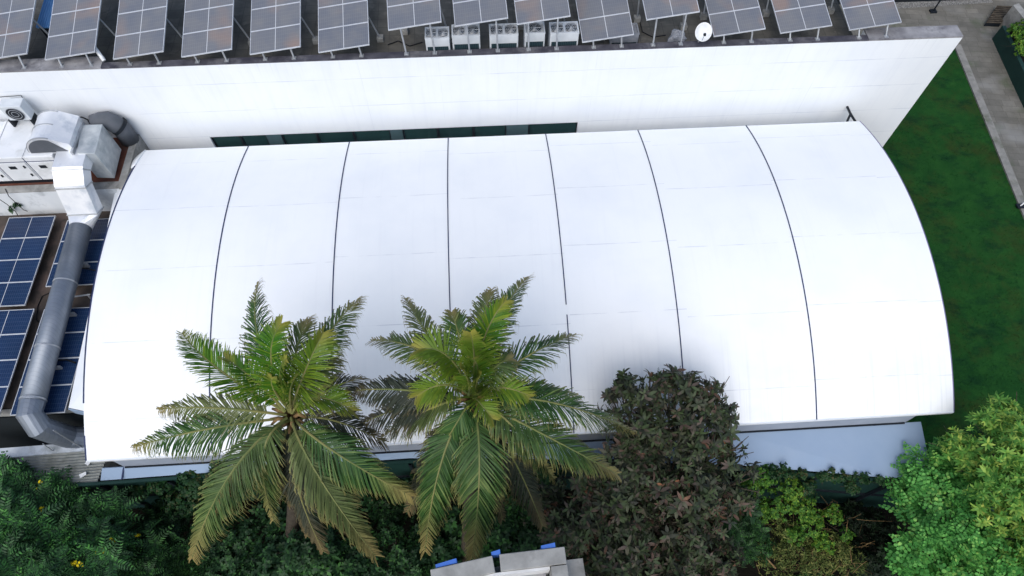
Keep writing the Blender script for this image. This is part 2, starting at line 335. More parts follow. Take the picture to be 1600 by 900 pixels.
# lawn, kerb and paved path to the right
ka, kb = W(1492, 78, 0), W(1592, 325, 0); kd = nrm(kb-ka)
YK = ka[1]+.4; tk = (YK-ka[1])/kd[1]; k0 = ka+kd*tk; k1 = kb+kd*30; kn = np.array([-kd[1], kd[0], 0])
if kn[0] < 0: kn = -kn
def P2(p, z): return (p[0], p[1], z)
lw = MB(); tq = (4.9-ka[1])/kd[1]; k2 = ka+kd*tq; lw.quad((15.0, YK, .012), (15.0, 4.9, .012), P2(k2, .012), P2(k0, .012)); tag(lw.build('lawn', M['grass']), kind='structure')
# short blades so the lawn is not a flat sheet
def kerb_seg(a, b, wd, z0, z1): return MB().prism([P2(a, 0), P2(b, 0), P2(b+kn*wd, 0), P2(a+kn*wd, 0)], z0, z1)
tag(kerb_seg(k0, k1, .42, 0, .10).build('kerb', M['kerb']), kind='structure')
pv = MB(); pv.quad(P2(k0+kn*.42-kd*.35, .02), P2(k1+kn*.42, .02), P2(k1+kn*40, .02), P2(k0+kn*40-kd*.35, .02)); pv.quad((12.0, YK+.01, .016), (60, YK+.01, .016), (60, 75, .016), (12.0, 75, .016))
tag(pv.build('path', M['paver']), kind='structure')
ga, gb = W(1400, 14, 0), W(1550, 2, 0)
gv = MB(); gv.quad(P2(ga+(-3, -.15, 0), .026), P2(gb+(0, -.15, 0), .026), P2(gb+(0, .55, 0), .026), P2(ga+(-3, .55, 0), .026)); tag(gv.build('gravel_strip', M['gravel']), kind='structure')

# ================================================================= WHITE BUILDING
WY0 = 20.0; WT = 10.55; XR = 18.82
wx0, wx1, wz0, wz1 = WY(326, 212, WY0)[0], WY(903, 192, WY0)[0], 5.55, 6.69
wb = thing('white_building', (0, 24, 0), 'long white rendered building behind the vaulted hall, solar panels on its flat roof', 'building')
m = MB(); m.box(-34, WY0, 0, wx0, WY0+.3, WT-.05); m.box(wx1, WY0, 0, XR, WY0+.3, WT-.05)
m.box(wx0, WY0, 0, wx1, WY0+.3, wz0); m.box(wx0, WY0, wz1, wx1, WY0+.3, WT-.05)
m.box(15.1, WY0+.3, 0, XR-.002, WY0+.62, WT-.052); m.build('wall', M['wall'], wb)
m = MB(); m.box(-34, WY0+.3, 0, 15.1, 44, 9.9); m.build('body', M['deck'], wb)
m = MB(); m.box(-14.0, WY0+.004, WT-.05, 15.1, WY0+.30, WT); m.build('parapet', M['copedark'], wb)
MB().box(15.1, WY0+.004, WT-.05, XR, WY0+.64, WT+.02).build('coping', M['coping'], wb); MB().box(-34, WY0+.004, WT-.05, -14.0, WY0+.62, WT+.02).build('coping', M['coping'], wb)
# ribbon window: panes and lighter panels between them
px = [326, 372, 413, 437, 492, 550, 608, 628, 683, 739, 791, 826, 903]
kinds = ['g', 'g', 'p', 'g', 'g', 'g', 'p', 'g', 'g', 'g', 'p', 'g']
xs = [WY(p, 212-(p-326)*.035, WY0)[0] for p in px]
for a, b, k in zip(xs, xs[1:], kinds):
    if k == 'p':
        MB().box(a+.01, WY0+.04, wz0, b-.01, WY0+.2, wz1).build('panel', M['pier'], wb)
    else:
        o = MB().box(a+.03, WY0+.13, wz0, b-.03, WY0+.16, wz1-.02).build('window', M['glass'], wb)
        f = MB(); f.box(a, WY0+.08, wz0, a+.06, WY0+.2, wz1-.01); f.box(b-.05, WY0+.08, wz0, b-.003, WY0+.2, wz1-.01); f.box(a+.06, WY0+.1, wz1-.06, b-.05, WY0+.2, wz1-.004)
        f.build('window_frame', M['dark'], o)

# ================================================================= SOLAR MODULES
def module_mesh(name, wd, ln, m_glass):
    g_ = MB(); g_.box(.01, .01, 0, wd-.01, ln-.01, .03)
    g_.quad((.01, .01, .031), (wd-.01, .01, .031), (wd-.01, ln-.01, .031), (.01, ln-.01, .031), [(0, 0), (1, 0), (1, 1), (0, 1)])
    fr = MB(); t = .024
    fr.box(0, 0, -.012, wd, t, .04); fr.box(0, ln-t, -.012, wd, ln, .04); fr.box(0, t, -.012, t, ln-t, .04); fr.box(wd-t, t, -.012, wd, ln-t, .04)
    a = g_.build('module', m_glass); f = fr.build('frame', M['alu']); am, fm = a.data, f.data
    bpy.data.objects.remove(a); bpy.data.objects.remove(f)
    return am, fm
def solar_table(name, O, u, v, rows, meshes, wd, ln, label, group, cat='solar table', skip=()):
    u = nrm(u); v = nrm(np.asarray(v)-u*np.dot(u, v)); nn = np.cross(u, v)
    t = thing(name, (O[0], O[1], O[2]), label, cat, group)
    t.matrix_world = Matrix(((u[0], v[0], nn[0], O[0]), (u[1], v[1], nn[1], O[1]), (u[2], v[2], nn[2], O[2]), (0, 0, 0, 1)))
    for r in range(rows):
        if r in skip: continue
        o = bpy.data.objects.new('module', meshes[0]); col.objects.link(o); o.parent = t; o.location = (0, r*ln, 0)
        f = bpy.data.objects.new('frame', meshes[1]); col.objects.link(f); f.parent = o
    return t, u, v, nn
def child_world(o, t):
    o.parent = t; bpy.context.view_layer.update(); o.matrix_parent_inverse = t.matrix_world.inverted(); return o

up_mesh = module_mesh('up', 1.94, 1.02, M['pv'])
tables = [(-34.5, 97, 0), (71, 94.5, 0), (177.5, 93.5, 0), (284, 90, 0), (391, 86, 0), (498, 83, 0), (607, 48, 1), (711, 42, 1), (808, 39, 1), (910, 67, 0), (1010, 32, 1), (1115, 58, 0), (1219, 53, 0), (1327, 48, 0)]
tl = ['dusty grey solar table cut by the left photo edge, left of the blue sheet',
 'brown blotched solar table just right of the blue corrugated sheet',
 'grey solar table just right of the white pipe end on the parapet',
 'clean grey solar table, fourth from the left on the white building roof',
 'blue grey solar table, fifth from the left on the white building roof',
 'low solar table with brownish lower corner, left of the bare roof strip',
 'raised solar table over the leftmost roof condenser, its right half brownish',
 'raised solar table over the second condenser from the left',
 'raised solar table over the third and fourth roof condensers',
 'low solar table standing just right of the rightmost condenser of the row',
 'raised solar table on tall posts above the crumpled grey sack',
 'solar table just right of the white satellite dish',
 'bird spotted solar table, second from the right end of the roof',
 'last solar table at the right end of the white building roof']
for i, (qx, qy, hi) in enumerate(tables):
    z0 = 11.85 if hi else 10.82
    if i == 10: z0 = 11.7
    O = W(qx, qy, z0)
    t, u, v, nn = solar_table('solar_table', O, (1, .02, .13), (-.02, 1, .19), 4, up_mesh, 1.94, 1.02, tl[i], 'solar tables on the white building roof')
    # near posts stand on the parapet, back posts on concrete footings on the deck
    for s_ in (.42, 1.5):
        top = O+u*s_+v*.12-nn*.03; b = np.array([top[0]+.05, WY0+.15, WT])
        child_world(MB().tube([b, top], .035, 8).build('post', M['galv']), t)
        child_world(MB().box(b[0]-.08, b[1]-.08, WT, b[0]+.08, b[1]+.08, WT+.03).build('base_plate', M['galv']), t)
    for s_ in (.35, 1.75):
        top = O+u*s_+v*(2.75 if s_ < 1 else 1.75)-nn*.03; b = np.array([top[0]+(.42 if s_ > 1 else .05), top[1]-(.1 if s_ > 1 else .5), 10.0])
        p = child_world(MB().tube([b, top], .035, 8).build('brace', M['galv']), t)
        child_world(MB().box(b[0]-.13, b[1]-.13, 9.9, b[0]+.13, b[1]+.13, 10.12).build('footing', M['concrete'], bevel=.02), t)
    rl = MB()
    for s_ in (.42, 1.5): rl.tube([O+u*s_+v*.04-nn*.04, O+u*s_+v*4.04-nn*.04], .025, 6)
    child_world(rl.build('rail', M['galv']), t)

# condensers on the roof
def condenser(x0, x1, topy, n, label, ZT=11.0, case='casing'):
    a, b = W(x0, topy, ZT), W(x1, topy-(x1-x0)*.02, ZT); wd = b[0]-a[0]; y0 = a[1]; dp = .62
    t = thing('condenser', (a[0]+wd/2, y0+dp/2, 9.9), label, 'condenser', 'condensers on the white building roof')
    c = MB().box(a[0], y0, 10.0, b[0], y0+dp, ZT); c.build('casing', M[case], t, bevel=.02)
    MB().box(a[0]+.06, y0-.012, 10.06, b[0]-.06, y0-.004, ZT-.34).build('coil', M['coil'], t)
    for k in range(n):
        cw = wd/n; cx = a[0]+cw*(k+.5); r = min(cw, dp)*.42
        f = MB(); f.disc((cx, y0+dp/2, ZT+.012), r*1.0, 24); fo = f.build('fan', M['dark'], t)
        gr = MB()
        for q in (1, .72, .45, .2): gr.tube([(cx+r*q*math.cos(z), y0+dp/2+r*q*math.sin(z), ZT+.05) for z in np.linspace(0, 2*math.pi, 21)], .013, 5, cap=False)
        for q in range(6): z = q*math.pi/3; gr.tube([(cx, y0+dp/2, ZT+.05), (cx+r*math.cos(z), y0+dp/2+r*math.sin(z), ZT+.05)], .012, 5)
        gr.build('grille', M['galv'], fo)
    rm = MB(); q = .05
    rm.box(a[0]-.004, y0-.004, ZT, b[0]+.004, y0+q, ZT+.06); rm.box(a[0]-.004, y0+dp-q, ZT, b[0]+.004, y0+dp+.004, ZT+.06)
    rm.box(a[0]-.004, y0+q, ZT, a[0]+q, y0+dp-q, ZT+.06); rm.box(b[0]-q, y0+q, ZT, b[0]+.004, y0+dp-q, ZT+.06)
    if n > 1: rm.box(a[0]+wd/2-.04, y0+q, ZT, a[0]+wd/2+.04, y0+dp-q, ZT+.058)
    rm.build('rim', M[case], t)
    MB().box(a[0]+.03, y0+.03, 9.9, b[0]-.03, y0+dp-.03, 10.0).build('plinth', M['concrete'], t)
condenser(664, 702, 62, 2, 'leftmost white roof condenser, half under a raised solar table')
condenser(706, 750, 58, 2, 'double fan white condenser, second from the left in the roof row')
condenser(765, 810, 57, 2, 'double fan white condenser in the middle of the roof row of five')
condenser(820, 852, 54, 1, 'narrow single fan white condenser on the roof')
condenser(860, 905, 54, 2, 'rightmost double fan white condenser of the roof row')
condenser(955, 999, 56, 1, 'grey condenser mostly hidden under the low solar table left of the sack', 10.45, 'sack')

# satellite dish
c = W(1099, 50, 11.2); dt = thing('satellite_dish', (c[0], c[1], 9.9), 'round white satellite dish between two solar tables on the roof', 'satellite dish')
dm = MB(); ax = nrm((-.15, -.75, .65)); s1 = nrm(np.cross(ax, (0, 0, 1))); s2 = np.cross(s1, ax); rr = 9; nn_ = 28
for i in range(rr+1):
    q = i/rr*.34
    for j in range(nn_): a = 2*math.pi*j/nn_; dm.v.append(tuple(c+s1*q*math.cos(a)*.92+s2*q*math.sin(a)+ax*(q*q*1.1-.08)))
for i in range(rr):
    for j in range(nn_): k = (j+1) % nn_; dm.f.append((i*nn_+j, (i+1)*nn_+j, (i+1)*nn_+k, i*nn_+k))
o = dm.build('dish', M['white'], dt, smooth=True); so_ = o.modifiers.new('thick', 'SOLIDIFY'); so_.thickness = .015
MB().tube([c-ax*.1, c-ax*.25+np.array([0, .05, -.2]), (c[0], c[1]+.2, 9.9)], .03, 8).build('mast', M['galv'], dt)
MB().tube([c-s2*.32, c-s2*.1+ax*.42], .012, 6).build('feed_arm', M['galv'], dt)
MB().box(*(c-s2*.1+ax*.42-.04), *(c-s2*.1+ax*.42+.04)).build('receiver', M['dark'], dt)
# crumpled sack
c = W(1056, 62, 10.1); sk = MB(); n1, n2 = 12, 9
for i in range(n2+1):
    th = math.pi*i/n2
    for j in range(n1):
        a = 2*math.pi*j/n1; k = 1+.28*math.sin(3*a+2*th)+.18*rng.normal()
        sk.v.append((c[0]+.3*k*math.sin(th)*math.cos(a), c[1]+.25*k*math.sin(th)*math.sin(a), 10.22+.32*math.cos(th)*(1+.1*rng.normal())))
for i in range(n2):
    for j in range(n1): k = (j+1) % n1; sk.f.append((i*n1+j, (i+1)*n1+j, (i+1)*n1+k, i*n1+k))
tag(sk.build('sack', M['sack']), 'crumpled grey plastic sack on the roof under a raised solar table', 'sack')
# white pipe end
a, b = W(152, 80, 10.9), W(163, 95, 10.65)
tag(MB().tube([a+nrm(a-b)*.25, b], .07, 12).build('pipe', M['white']), 'short white plastic pipe lying over the parapet beside a blotched solar table', 'pipe')
for q_, lb in (([(606, 70), (622, 64), (640, 72), (660, 66)], 'black cable looping on the roof deck left of the condensers'), ([(1000, 34), (1004, 50), (1020, 58), (1040, 55)], 'thin cable on the roof deck left of the grey sack')):
    tag(MB().tube([W(a_, b_, 9.93) for a_, b_ in q_], .022, 6).build('cable', M['cable']), lb, 'cable')
# blue corrugated lean-to roof between the first two tables
bs = thing('roof_shed', tuple(W(80, 20, 9.9)), 'small shed with a blue corrugated sheet roof behind the first solar tables', 'shed')
p0, p1, p2, p3 = W(56, 43, 10.6), W(84, 43, 10.6), W(112, -30, 10.9), W(78, -30, 10.9); k = 40; cm = MB()
for i in range(k+1):
    t = i/k; h = .035*math.sin(i*math.pi/2.5); cm.v += [tuple(p0+(p1-p0)*t+(0, 0, h)), tuple(p3+(p2-p3)*t+(0, 0, h))]
for i in range(k): cm.f.append((2*i, 2*i+2, 2*i+3, 2*i+1))
o = cm.build('roof', M['bluesheet'], bs); q = o.modifiers.new('t', 'SOLIDIFY'); q.thickness = .02
MB().prism([P2(p0+(.05, .1, 0), 0), P2(p1+(-.05, .1, 0), 0), P2(p2, 0), P2(p3, 0)], 9.9, [10.5, 10.5, 10.8, 10.8]).build('wall', M['dark'], bs)

# ================================================================= VAULTED HALL
hall = thing('vaulted_hall', (1, 13, 0), 'white barrel vaulted hall with seamed membrane roof in the middle of the photo', 'hall')
def arc(a): return (YC+HR*math.sin(a), ZC+HR*math.cos(a))
NA = 56; As = np.linspace(-AN, AF, NA+1)
rf = MB(); xsd = []
for i in range(7): xsd += list(np.linspace(XS[i], XS[i+1], 7)[:-1])
xsd.append(XS[-1])
for x in xsd:
    for a in As:
        bay = max(0, min(6, sum(1 for q in XS if q <= x)-1)); tt = (x-XS[bay])/(XS[bay+1]-XS[bay])
        y, z = arc(a); sag = -.03*math.cos((a+R_(6))/R_(28)*math.pi/2)*math.sin(math.pi*min(1, max(0, tt))); rf.v.append((x, y+sag*math.sin(a), z+sag*math.cos(a)))
for i in range(len(xsd)-1):
    for j in range(NA):
        p = i*(NA+1)+j; rf.f.append((p, p+NA+1, p+NA+2, p+1)); rf.uv[len(rf.f)-1] = [(xsd[i], (As[j]+AN)*HR), (xsd[i+1], (As[j]+AN)*HR), (xsd[i+1], (As[j+1]+AN)*HR), (xsd[i], (As[j+1]+AN)*HR)]
o = rf.build('roof', M['membrane'], hall, smooth=True); q = o.modifiers.new('t', 'SOLIDIFY'); q.thickness = .05; q.offset = -1; q = o.modifiers.new('split', 'EDGE_SPLIT'); q.split_angle = R_(35)
def arcline(x, a0, a1, n=40, lift=.0): return [(x, YC+(HR+lift)*math.sin(a), ZC+(HR+lift)*math.cos(a)) for a in np.linspace(a0, a1, n)]
prof = [(-.018, -.02), (.018, -.02), (.018, .022), (-.018, .022)]
for i, x in enumerate(XS):
    s_ = MB()
    if i == 7: s_.sweep(arcline(x+.015, -AN, AF), [(-.015, -.10), (.015, -.10), (.015, .01), (-.015, .01)]); s_.build('edge_trim', M['edge'], hall); continue
    a0 = -AN
    if i == 0:
        s_.sweep(arcline(x, -R_(25), AF-R_(4.5)), prof); s_.sweep(arcline(x, -AN, -R_(29.5), 8), prof)
    elif i == 4:
        s_.sweep(arcline(x, -R_(14.5), AF), prof); s_.sweep(arcline(x, -AN, -R_(16.0), 16), prof)
    else: s_.sweep(arcline(x, a0, AF), prof)
    s_.build('seam', M['seam'], hall)
# eave trims
MB().box(XS[0], HN-.03, HZ-.10, XS[-1], HN+.02, HZ+.012).build('eave_trim', M['trim'], hall)
yf, zf = arc(AF); MB().box(XS[0]+.1, yf-.06, zf-.22, XS[-1]-.1, yf-.005, zf-.06).build('gutter', M['trim'], hall)
# walls under the vault
cl0, cl1 = W(171, 716, HZ)[0], W(1441, 655, HZ)[0]
MB().box(cl0, HN+.01, 4.75, cl1, HN+.16, HZ-.06).build('side_wall', M['sidewall'], hall)
wl = MB(); wl.box(cl0+.2, HN+.4, 0, cl1-.2, HN+.6, 4.7); wl.build('wall', M['sidewall'], hall)
for x in (XS[0]+.25, XS[-1]-.9):
    gb_ = MB(); pts = [(HN+.6, 0)]+[(y, z-.14) for y, z in (arc(a) for a in np.linspace(-AN+.04, AF-.02, 24))]+[(yf-.2, 0)]
    n0 = len(pts); gb_.v = [(x, y, z) for y, z in pts]+[(x+.15, y, z) for y, z in pts]
    gb_.f = [tuple(range(n0)), tuple(reversed(range(n0, 2*n0)))]+[(i, i+n0, (i+1) % n0+n0, (i+1) % n0) for i in range(n0)]
    gb_.build('gable_wall', M['trim'] if x < 0 else M['dark'], hall)
MB().box(XS[0]+.5, yf-.5, 0, XS[-1]-.95, yf-.3, zf-.2).build('rear_wall', M['trim'], hall)
# flashing ledge at the left gable
l0, l1 = W(187, 265, 6.75), W(107, 637, 6.05); lm = MB()
l2 = W(207, 262, 7.0); yb = l1[1]
lm.v = [tuple(l0), tuple(l1), (XS[0]+.1, yb-.25, 5.95), (XS[0]+.1, yb+1.2, 6.25), (XS[0]+.1, 12.5, 7.3), (XS[0]+.1, l0[1]-.1, 6.9)]
lm.f = [(0, 1, 3, 4), (1, 2, 3), (0, 4, 5)]
o = lm.build('flashing', M['trim'], hall); q = o.modifiers.new('t', 'SOLIDIFY'); q.thickness = .05
sk_ = MB(); sk_.quad(tuple(l1+(0, -.02, .0)), (XS[0]+.12, yb-.27, 5.95), (XS[0]+.12, yb-.27, 5.45), tuple(l1+(0, -.02, -.45))); o = sk_.build('skirt', M['leanto'], hall); q = o.modifiers.new('t', 'SOLIDIFY'); q.thickness = .03
# corner flap at far left
fl = MB(); ys = np.linspace(arc(AF-R_(5))[0], yf, 8)
for i, y in enumerate(ys):
    a = math.asin((y-YC)/HR); t = i/7; x = XS[0]-.34*math.sin(math.pi*(.18+.42*t))*(1-.6*t*t); fl.v += [(XS[0]+.02, y, ZC+HR*math.cos(a)+.02), (x-.02, y, ZC+HR*math.cos(a)-.10-.05*(1-t))]
for i in range(7): fl.f.append((2*i, 2*i+1, 2*i+3, 2*i+2))
o = fl.build('flap', M['trim'], hall, smooth=True); q = o.modifiers.new('t', 'SOLIDIFY'); q.thickness = .03
# lean-to along the near side
e = [W(157, 751, 4.5), W(262, 743, 4.5), W(640, 716, 4.5), W(800, 716, 4.5), W(1160, 727, 4.5), W(1392, 747, 4.5), W(1456, 741, 4.5)]
lt = MB(); top = [(W(163, 717, 4.78)[0], HN+.0, 4.78)]+[(p[0], HN, 4.78) for p in e[1:-1]]+[(W(1440, 662, 4.78)[0], HN, 4.78)]
n0 = len(e); lt.v = [tuple(t) for t in top]+[tuple(p) for p in e]
for i in range(n0-1): lt.f.append((i, n0+i, n0+i+1, i+1))
o = lt.build('lean_to_roof', M['leanto'], hall); q = o.modifiers.new('t', 'SOLIDIFY'); q.thickness = .06
MB().sweep([(cl0+.05, HN-.02, 4.80), (cl1-.05, HN-.02, 4.80)], [(-.03, -.02), (.03, -.02), (.03, .03), (-.03, .03)]).build('flashing_strip', M['dark'], hall)
a = W(194, 729, 4.75); b = W(191, 749, 4.55); MB().sweep([a+(0, 0, .02), b+(0, 0, .02)], [(-.02, -.02), (.02, -.02), (.02, .02), (-.02, .02)]).build('lean_to_joint', M['seam'], hall)
# V strut behind the far eave at right
sa = WY(1329, 178, 19.55); st = MB(); st.tube([sa, (sa[0]-.35, yf-.02, zf-.2)], .05, 8); st.tube([sa, (sa[0]+.22, yf-.02, zf-.25)], .05, 8); st.tube([sa, (sa[0], WY0-.01, sa[2]-.02)], .05, 8)
st.build('strut', M['dark'], hall)

# ================================================================= LOW BUILDING AT LEFT
LZ = 5.5; le0, le1 = W(0, 641, LZ), W(110, 632, LZ); LY = le0[1]
low = thing('low_building', (-20, 12, 0), 'low flat roofed building at left with blue solar panels and a dark louvred wall', 'building')
PZ = 6.9; pf = W(60, 296, PZ)[1]; pr = W(196, 262, PZ)[0]
MB().box(-34, LY, 0, -13.95, pf, LZ).build('roof', M['lowdeck'], low)
MB().box(-34, LY-.16, LZ-.22, -13.98, LY-.003, LZ+.06).build('roof_edge', M['concrete'], low)
MB().box(-34, LY-.10, 0, -13.99, LY-.004, LZ-.24).build('louvre_wall', M['louver'], low)
lv = MB()
for i in range(28): z = LZ-.45-i*.19; lv.quad((-34, LY-.11, z), (-14, LY-.11, z), (-14, LY-.19, z-.09), (-34, LY-.19, z-.09))
o = lv.build('louvre', M['louver'], low); q = o.modifiers.new('t', 'SOLIDIFY'); q.thickness = .015
MB().box(-34, pf, 0, pr, WY0-.004, PZ).build('plant_platform', M['redfloor'], low)
MB().box(-34, pf-.15, LZ, pr, pf-.003, PZ+.05).build('platform_wall', M['stained'], low)
kr = MB(); kr.box(pr-.02, pf-.15, 0, pr+.26, WY0-.005, PZ+.14); kr.build('platform_kerb', M['concrete'], low)
MB().box(-34, pf-.17, PZ+.05, pr-.03, pf+.18, PZ+.075).build('platform_edge', M['concrete'], low)

lo_mesh = module_mesh('lo', 1.845, 1.03, M['pvb'])
def low_table(qx, qy, rows, label, skip=()):      # far-left corner in the photo
    O = W(qx, qy, 5.9)
    t, u, v, nn = solar_table('solar_table', O-np.array([0, rows*1.03, 0]), (1, 0, 0.0), (0.0, 1, 0.0), rows, lo_mesh, 1.845, 1.03, label, 'blue solar tables on the low roof')
    O = O-np.array([0, rows*1.03, 0])
    for s_ in (.3, 1.5):
        for r in (.3, rows*1.03-.3):
            b = O+u*s_+v*r; child_world(MB().tube([(b[0], b[1], LZ), (b[0], b[1], 5.89)], .03, 6).build('post', M['galv']), t)
    child_world(MB().tube([O+u*.3+v*.05+(0, 0, -.04), O+u*.3+v*(rows*1.03-.05)+(0, 0, -.04)], .02, 6).tube([O+u*1.5+v*.05+(0, 0, -.04), O+u*1.5+v*(rows*1.03-.05)+(0, 0, -.04)], .02, 6).build('rail', M['galv']), t)
low_table(15, 341, 4, 'blue solar table at left edge of photo, beside the upper end of the round duct')
low_table(-24, 487, 4, 'blue solar table cut by the left photo edge, nearest the dark louvred wall')
low_table(106, 345, 3, 'blue solar table half under the duct, nearest the square duct')
low_table(70, 484, 4, 'blue solar table between the round duct and the lower hall gable')

# ---------------------------------------------------------------- air handling unit
AZ0, AZ1 = 6.98, 8.45
fr_ = W(81, 244, AZ1); ax1 = fr_[0]; ay0 = fr_[1]; ay1 = W(65, 187, AZ1)[1]
ahu = thing('air_handler', (ax1-3, (ay0+ay1)/2, PZ), 'long white air handling unit on the platform beside the white wall', 'air handler')
MB().box(-27, ay0, AZ0+.12, ax1, ay1, AZ1).build('body', M['ahu'], ahu, bevel=.03)
MB().box(-27, ay0+.05, PZ, ax1-.05, ay1-.05, AZ0+.12).build('base_frame', M['dark'], ahu)
xq = ax1
for k in range(5):
    x1 = xq-.02; x0 = xq-1.12; xq -= 1.14
    d = MB().box(x0+.03, ay0-.03, AZ0+.2, x1-.03, ay0-.003, AZ1-.28).build('door', M['ahu'], ahu, bevel=.012)
    for zz in (AZ0+.45, AZ1-.55): MB().box(x1-.18, ay0-.07, zz, x1-.13, ay0-.031, zz+.12).build('handle', M['dark'], d)
    if k in (0, 1): MB().box(x0+.35, ay0-.036, AZ1-.62, x0+.62, ay0-.032, AZ1-.45).build('plate', M['dark'], d)
    MB().box(x0-.015, ay0-.012, AZ0+.14, x0+.012, ay0-.002, AZ1-.01).build('joint', M['seam'], ahu)
    MB().box(x0-.02, ay0+.02, AZ1+.001, x0+.03, ay1-.02, AZ1+.03).build('roof_rib', M['ahu'], ahu)
MB().box(-27, ay0-.011, AZ1-.26, ax1-.02, ay0-.002, AZ1-.235).build('joint', M['seam'], ahu)

# hooded elbow, plenum, square duct, round duct
dk = thing('supply_duct', tuple(W(122, 239, PZ)), 'shiny sheet metal duct from the air handler, becoming a round pipe along the low roof', 'duct')
hc = W(84, 232, AZ1); hx, hr = hc[0]+.02, .78; hy0, hy1 = ay0+.12, ay0+1.55; hz = AZ1+.06
pts = [(hx-hr, hz)]+[(hx-hr*math.cos(a), hz+hr*1.0*math.sin(a)) for a in np.linspace(0, math.pi*.62, 18)]
pts += [(hx+hr*1.15, hz+.42), (hx+hr*1.15, hz-.05), (hx+.1, hz-.05)]
hd = MB(); n0 = len(pts); hd.v = [(x, hy0, z) for x, z in pts]+[(x, hy1, z) for x, z in pts]
hd.f = [tuple(reversed(range(n0))), tuple(range(n0, 2*n0))]+[(i, (i+1) % n0, (i+1) % n0+n0, i+n0) for i in range(n0)]
hd.build('hood', M['duct'], dk)
for yy in (hy0+.02, (hy0+hy1)/2, hy1-.05): MB().sweep([(x, yy, z) for x, z in [(hx-(hr+.01)*math.cos(a), hz+(hr+.01)*math.sin(a)) for a in np.linspace(.05, math.pi*.62, 18)]], [(-.02, -.01), (.02, -.01), (.02, .012), (-.02, .012)]).build('hood_rib', M['galv'], dk)
# near end plate of the hood, its shade put in as a dark sheet
mo = MB(); mp = [(hx-hr*.93, hz+.02)]+[(hx-hr*.93*math.cos(a), hz+hr*.9*math.sin(a)) for a in np.linspace(0.05, math.pi*.62, 18)]+[(hx+hr*.9, hz+.02)]
mo.v = [(x, hy0-.01, z) for x, z in mp]; mo.f = [tuple(reversed(range(len(mp))))]; mo.build('hood_end_shade', M['rubber'], dk)
pt = 8.62; pA = W(128, 195, pt); pB = W(160, 194, pt); pC = W(148, 240, pt); pD = W(119, 239, pt)
pl = MB().prism([P2(pD, 0), P2(pC, 0), P2(pB, 0), P2(pA, 0)], 7.15, pt); pl.build('plenum', M['plenum'], dk, bevel=.015)
fg = MB(); fg.box(pD[0]-.16, pD[1]-.05, 7.9, pD[0]-.08, pA[1]+.05, pt+.1); fg.build('flange', M['galv'], dk)
def rect(w_, h_): return [(-w_/2, -h_/2), (w_/2, -h_/2), (w_/2, h_/2), (-w_/2, h_/2)]
A_, B_, C_, D_ = W(122, 238, 8.32), W(115, 264, 8.28), W(117, 288, 7.95), W(126, 332, 6.85)
XM = (A_[0]+B_[0]+C_[0]+D_[0])/4
for q_ in (A_, B_, C_, D_): q_[0] = XM
sq = MB().sweep([A_, B_, C_, D_], rect(1.12, .52)); sq.build('square_duct', M['duct'], dk)
for p, q in ((A_, B_), (B_, C_), (C_, D_), (D_, C_)):
    d = nrm(q-p); MB().sweep([p+d*.02, p+d*.07], rect(1.17, .57)).build('duct_joint', M['galv'], dk)
RR = .39; E_ = W(126, 356, 6.55); G_ = W(51, 628, 6.45)
tr = MB(); n = 16; d = nrm(D_-C_); sd = nrm(np.cross(d, (0, 0, 1))); uu = np.cross(sd, d)
for k in range(n):
    a = 2*math.pi*k/n; cx, sx = math.cos(a), math.sin(a); q = 1/max(abs(cx), abs(sx)); tr.v.append(tuple(D_+sd*cx*q*.56+uu*sx*q*.26))
d2 = nrm(G_-E_); sd2 = nrm(np.cross(d2, (0, 0, 1))); u2 = np.cross(sd2, d2)
for k in range(n): a = 2*math.pi*k/n; tr.v.append(tuple(E_+sd2*math.cos(a)*RR+u2*math.sin(a)*RR))
tr.f = [(k, (k+1) % n, n+(k+1) % n, n+k) for k in range(n)]; tr.build('transition', M['duct'], dk)
H1 = G_+d2*.42+(0, 0, -.02); H2 = H1+np.array([.16, -.34, -.42]); H3 = H2+np.array([.14, .0, -.55]); H4 = H3+np.array([.12, .05, -.75]); H5 = H4+np.array([.5, .05, -.42]); H6 = H5+np.array([2.2, .1, -.05])
MB().tube([E_, G_], RR, 20).build('round_duct', M['spiral'], dk, smooth=True)
MB().tube([G_, H1, H2, H3, H4, H5, H6], RR+.004, 16).build('elbow', M['spiral'], dk)
bd = MB()
for t_ in (.35, .72, .99): p = E_+(G_-E_)*t_; bd.tube([p-d2*.025, p+d2*.025], RR+.015, 20)
bd.build('band', M['galv'], dk)
for t_ in (.2, .5, .8): p = E_+(G_-E_)*t_; MB().box(p[0]-.35, p[1]-.04, LZ, p[0]+.35, p[1]+.04, p[2]-RR+.03).build('support', M['galv'], dk)
rd = MB(); rd.tube([H3+(.6, -.25, .9), H3+(.5, -.3, -1.1)], .02, 6); rd.tube([H3+(-.5, -.35, -1.0), H3+(-.45, -.3, -.3)], .02, 6); rd.build('hanger_rod', M['galv'], dk)

# grey insulated return pipe at the wall
gp = thing('grey_pipe', tuple(W(170, 200, PZ)), 'thick dark grey insulated pipe elbow beside the white wall behind the plenum', 'pipe')
q0, q1, q2, q3 = W(148, 193, 8.3), W(160, 189, 8.35), W(176, 192, 8.2), W(203, 218, 7.05)
MB().tube([q0, q1, (q1+q2)/2+(0, .05, .05), q2, q2+(.18, 0, -.25), q3], .36, 18).build('pipe', M['rubber'], gp, smooth=True)
MB().sweep([q2+(.14, 0, -.16), q2+(.2, 0, -.26)], [(.39*math.cos(2*math.pi*i/18), .39*math.sin(2*math.pi*i/18)) for i in range(18)]).build('collar', M['dark'], gp)
bk = thing('wall_bracket', tuple(WY(208, 212, 19.9)), 'small black triangular bracket on the white wall by the grey pipe', 'bracket')
p = WY(203, 205, 19.95); MB().tube([p, p+(.28, -.3, -.25), p+(.02, -.3, -.45), p], .03, 6).build('frame', M['dark'], bk)

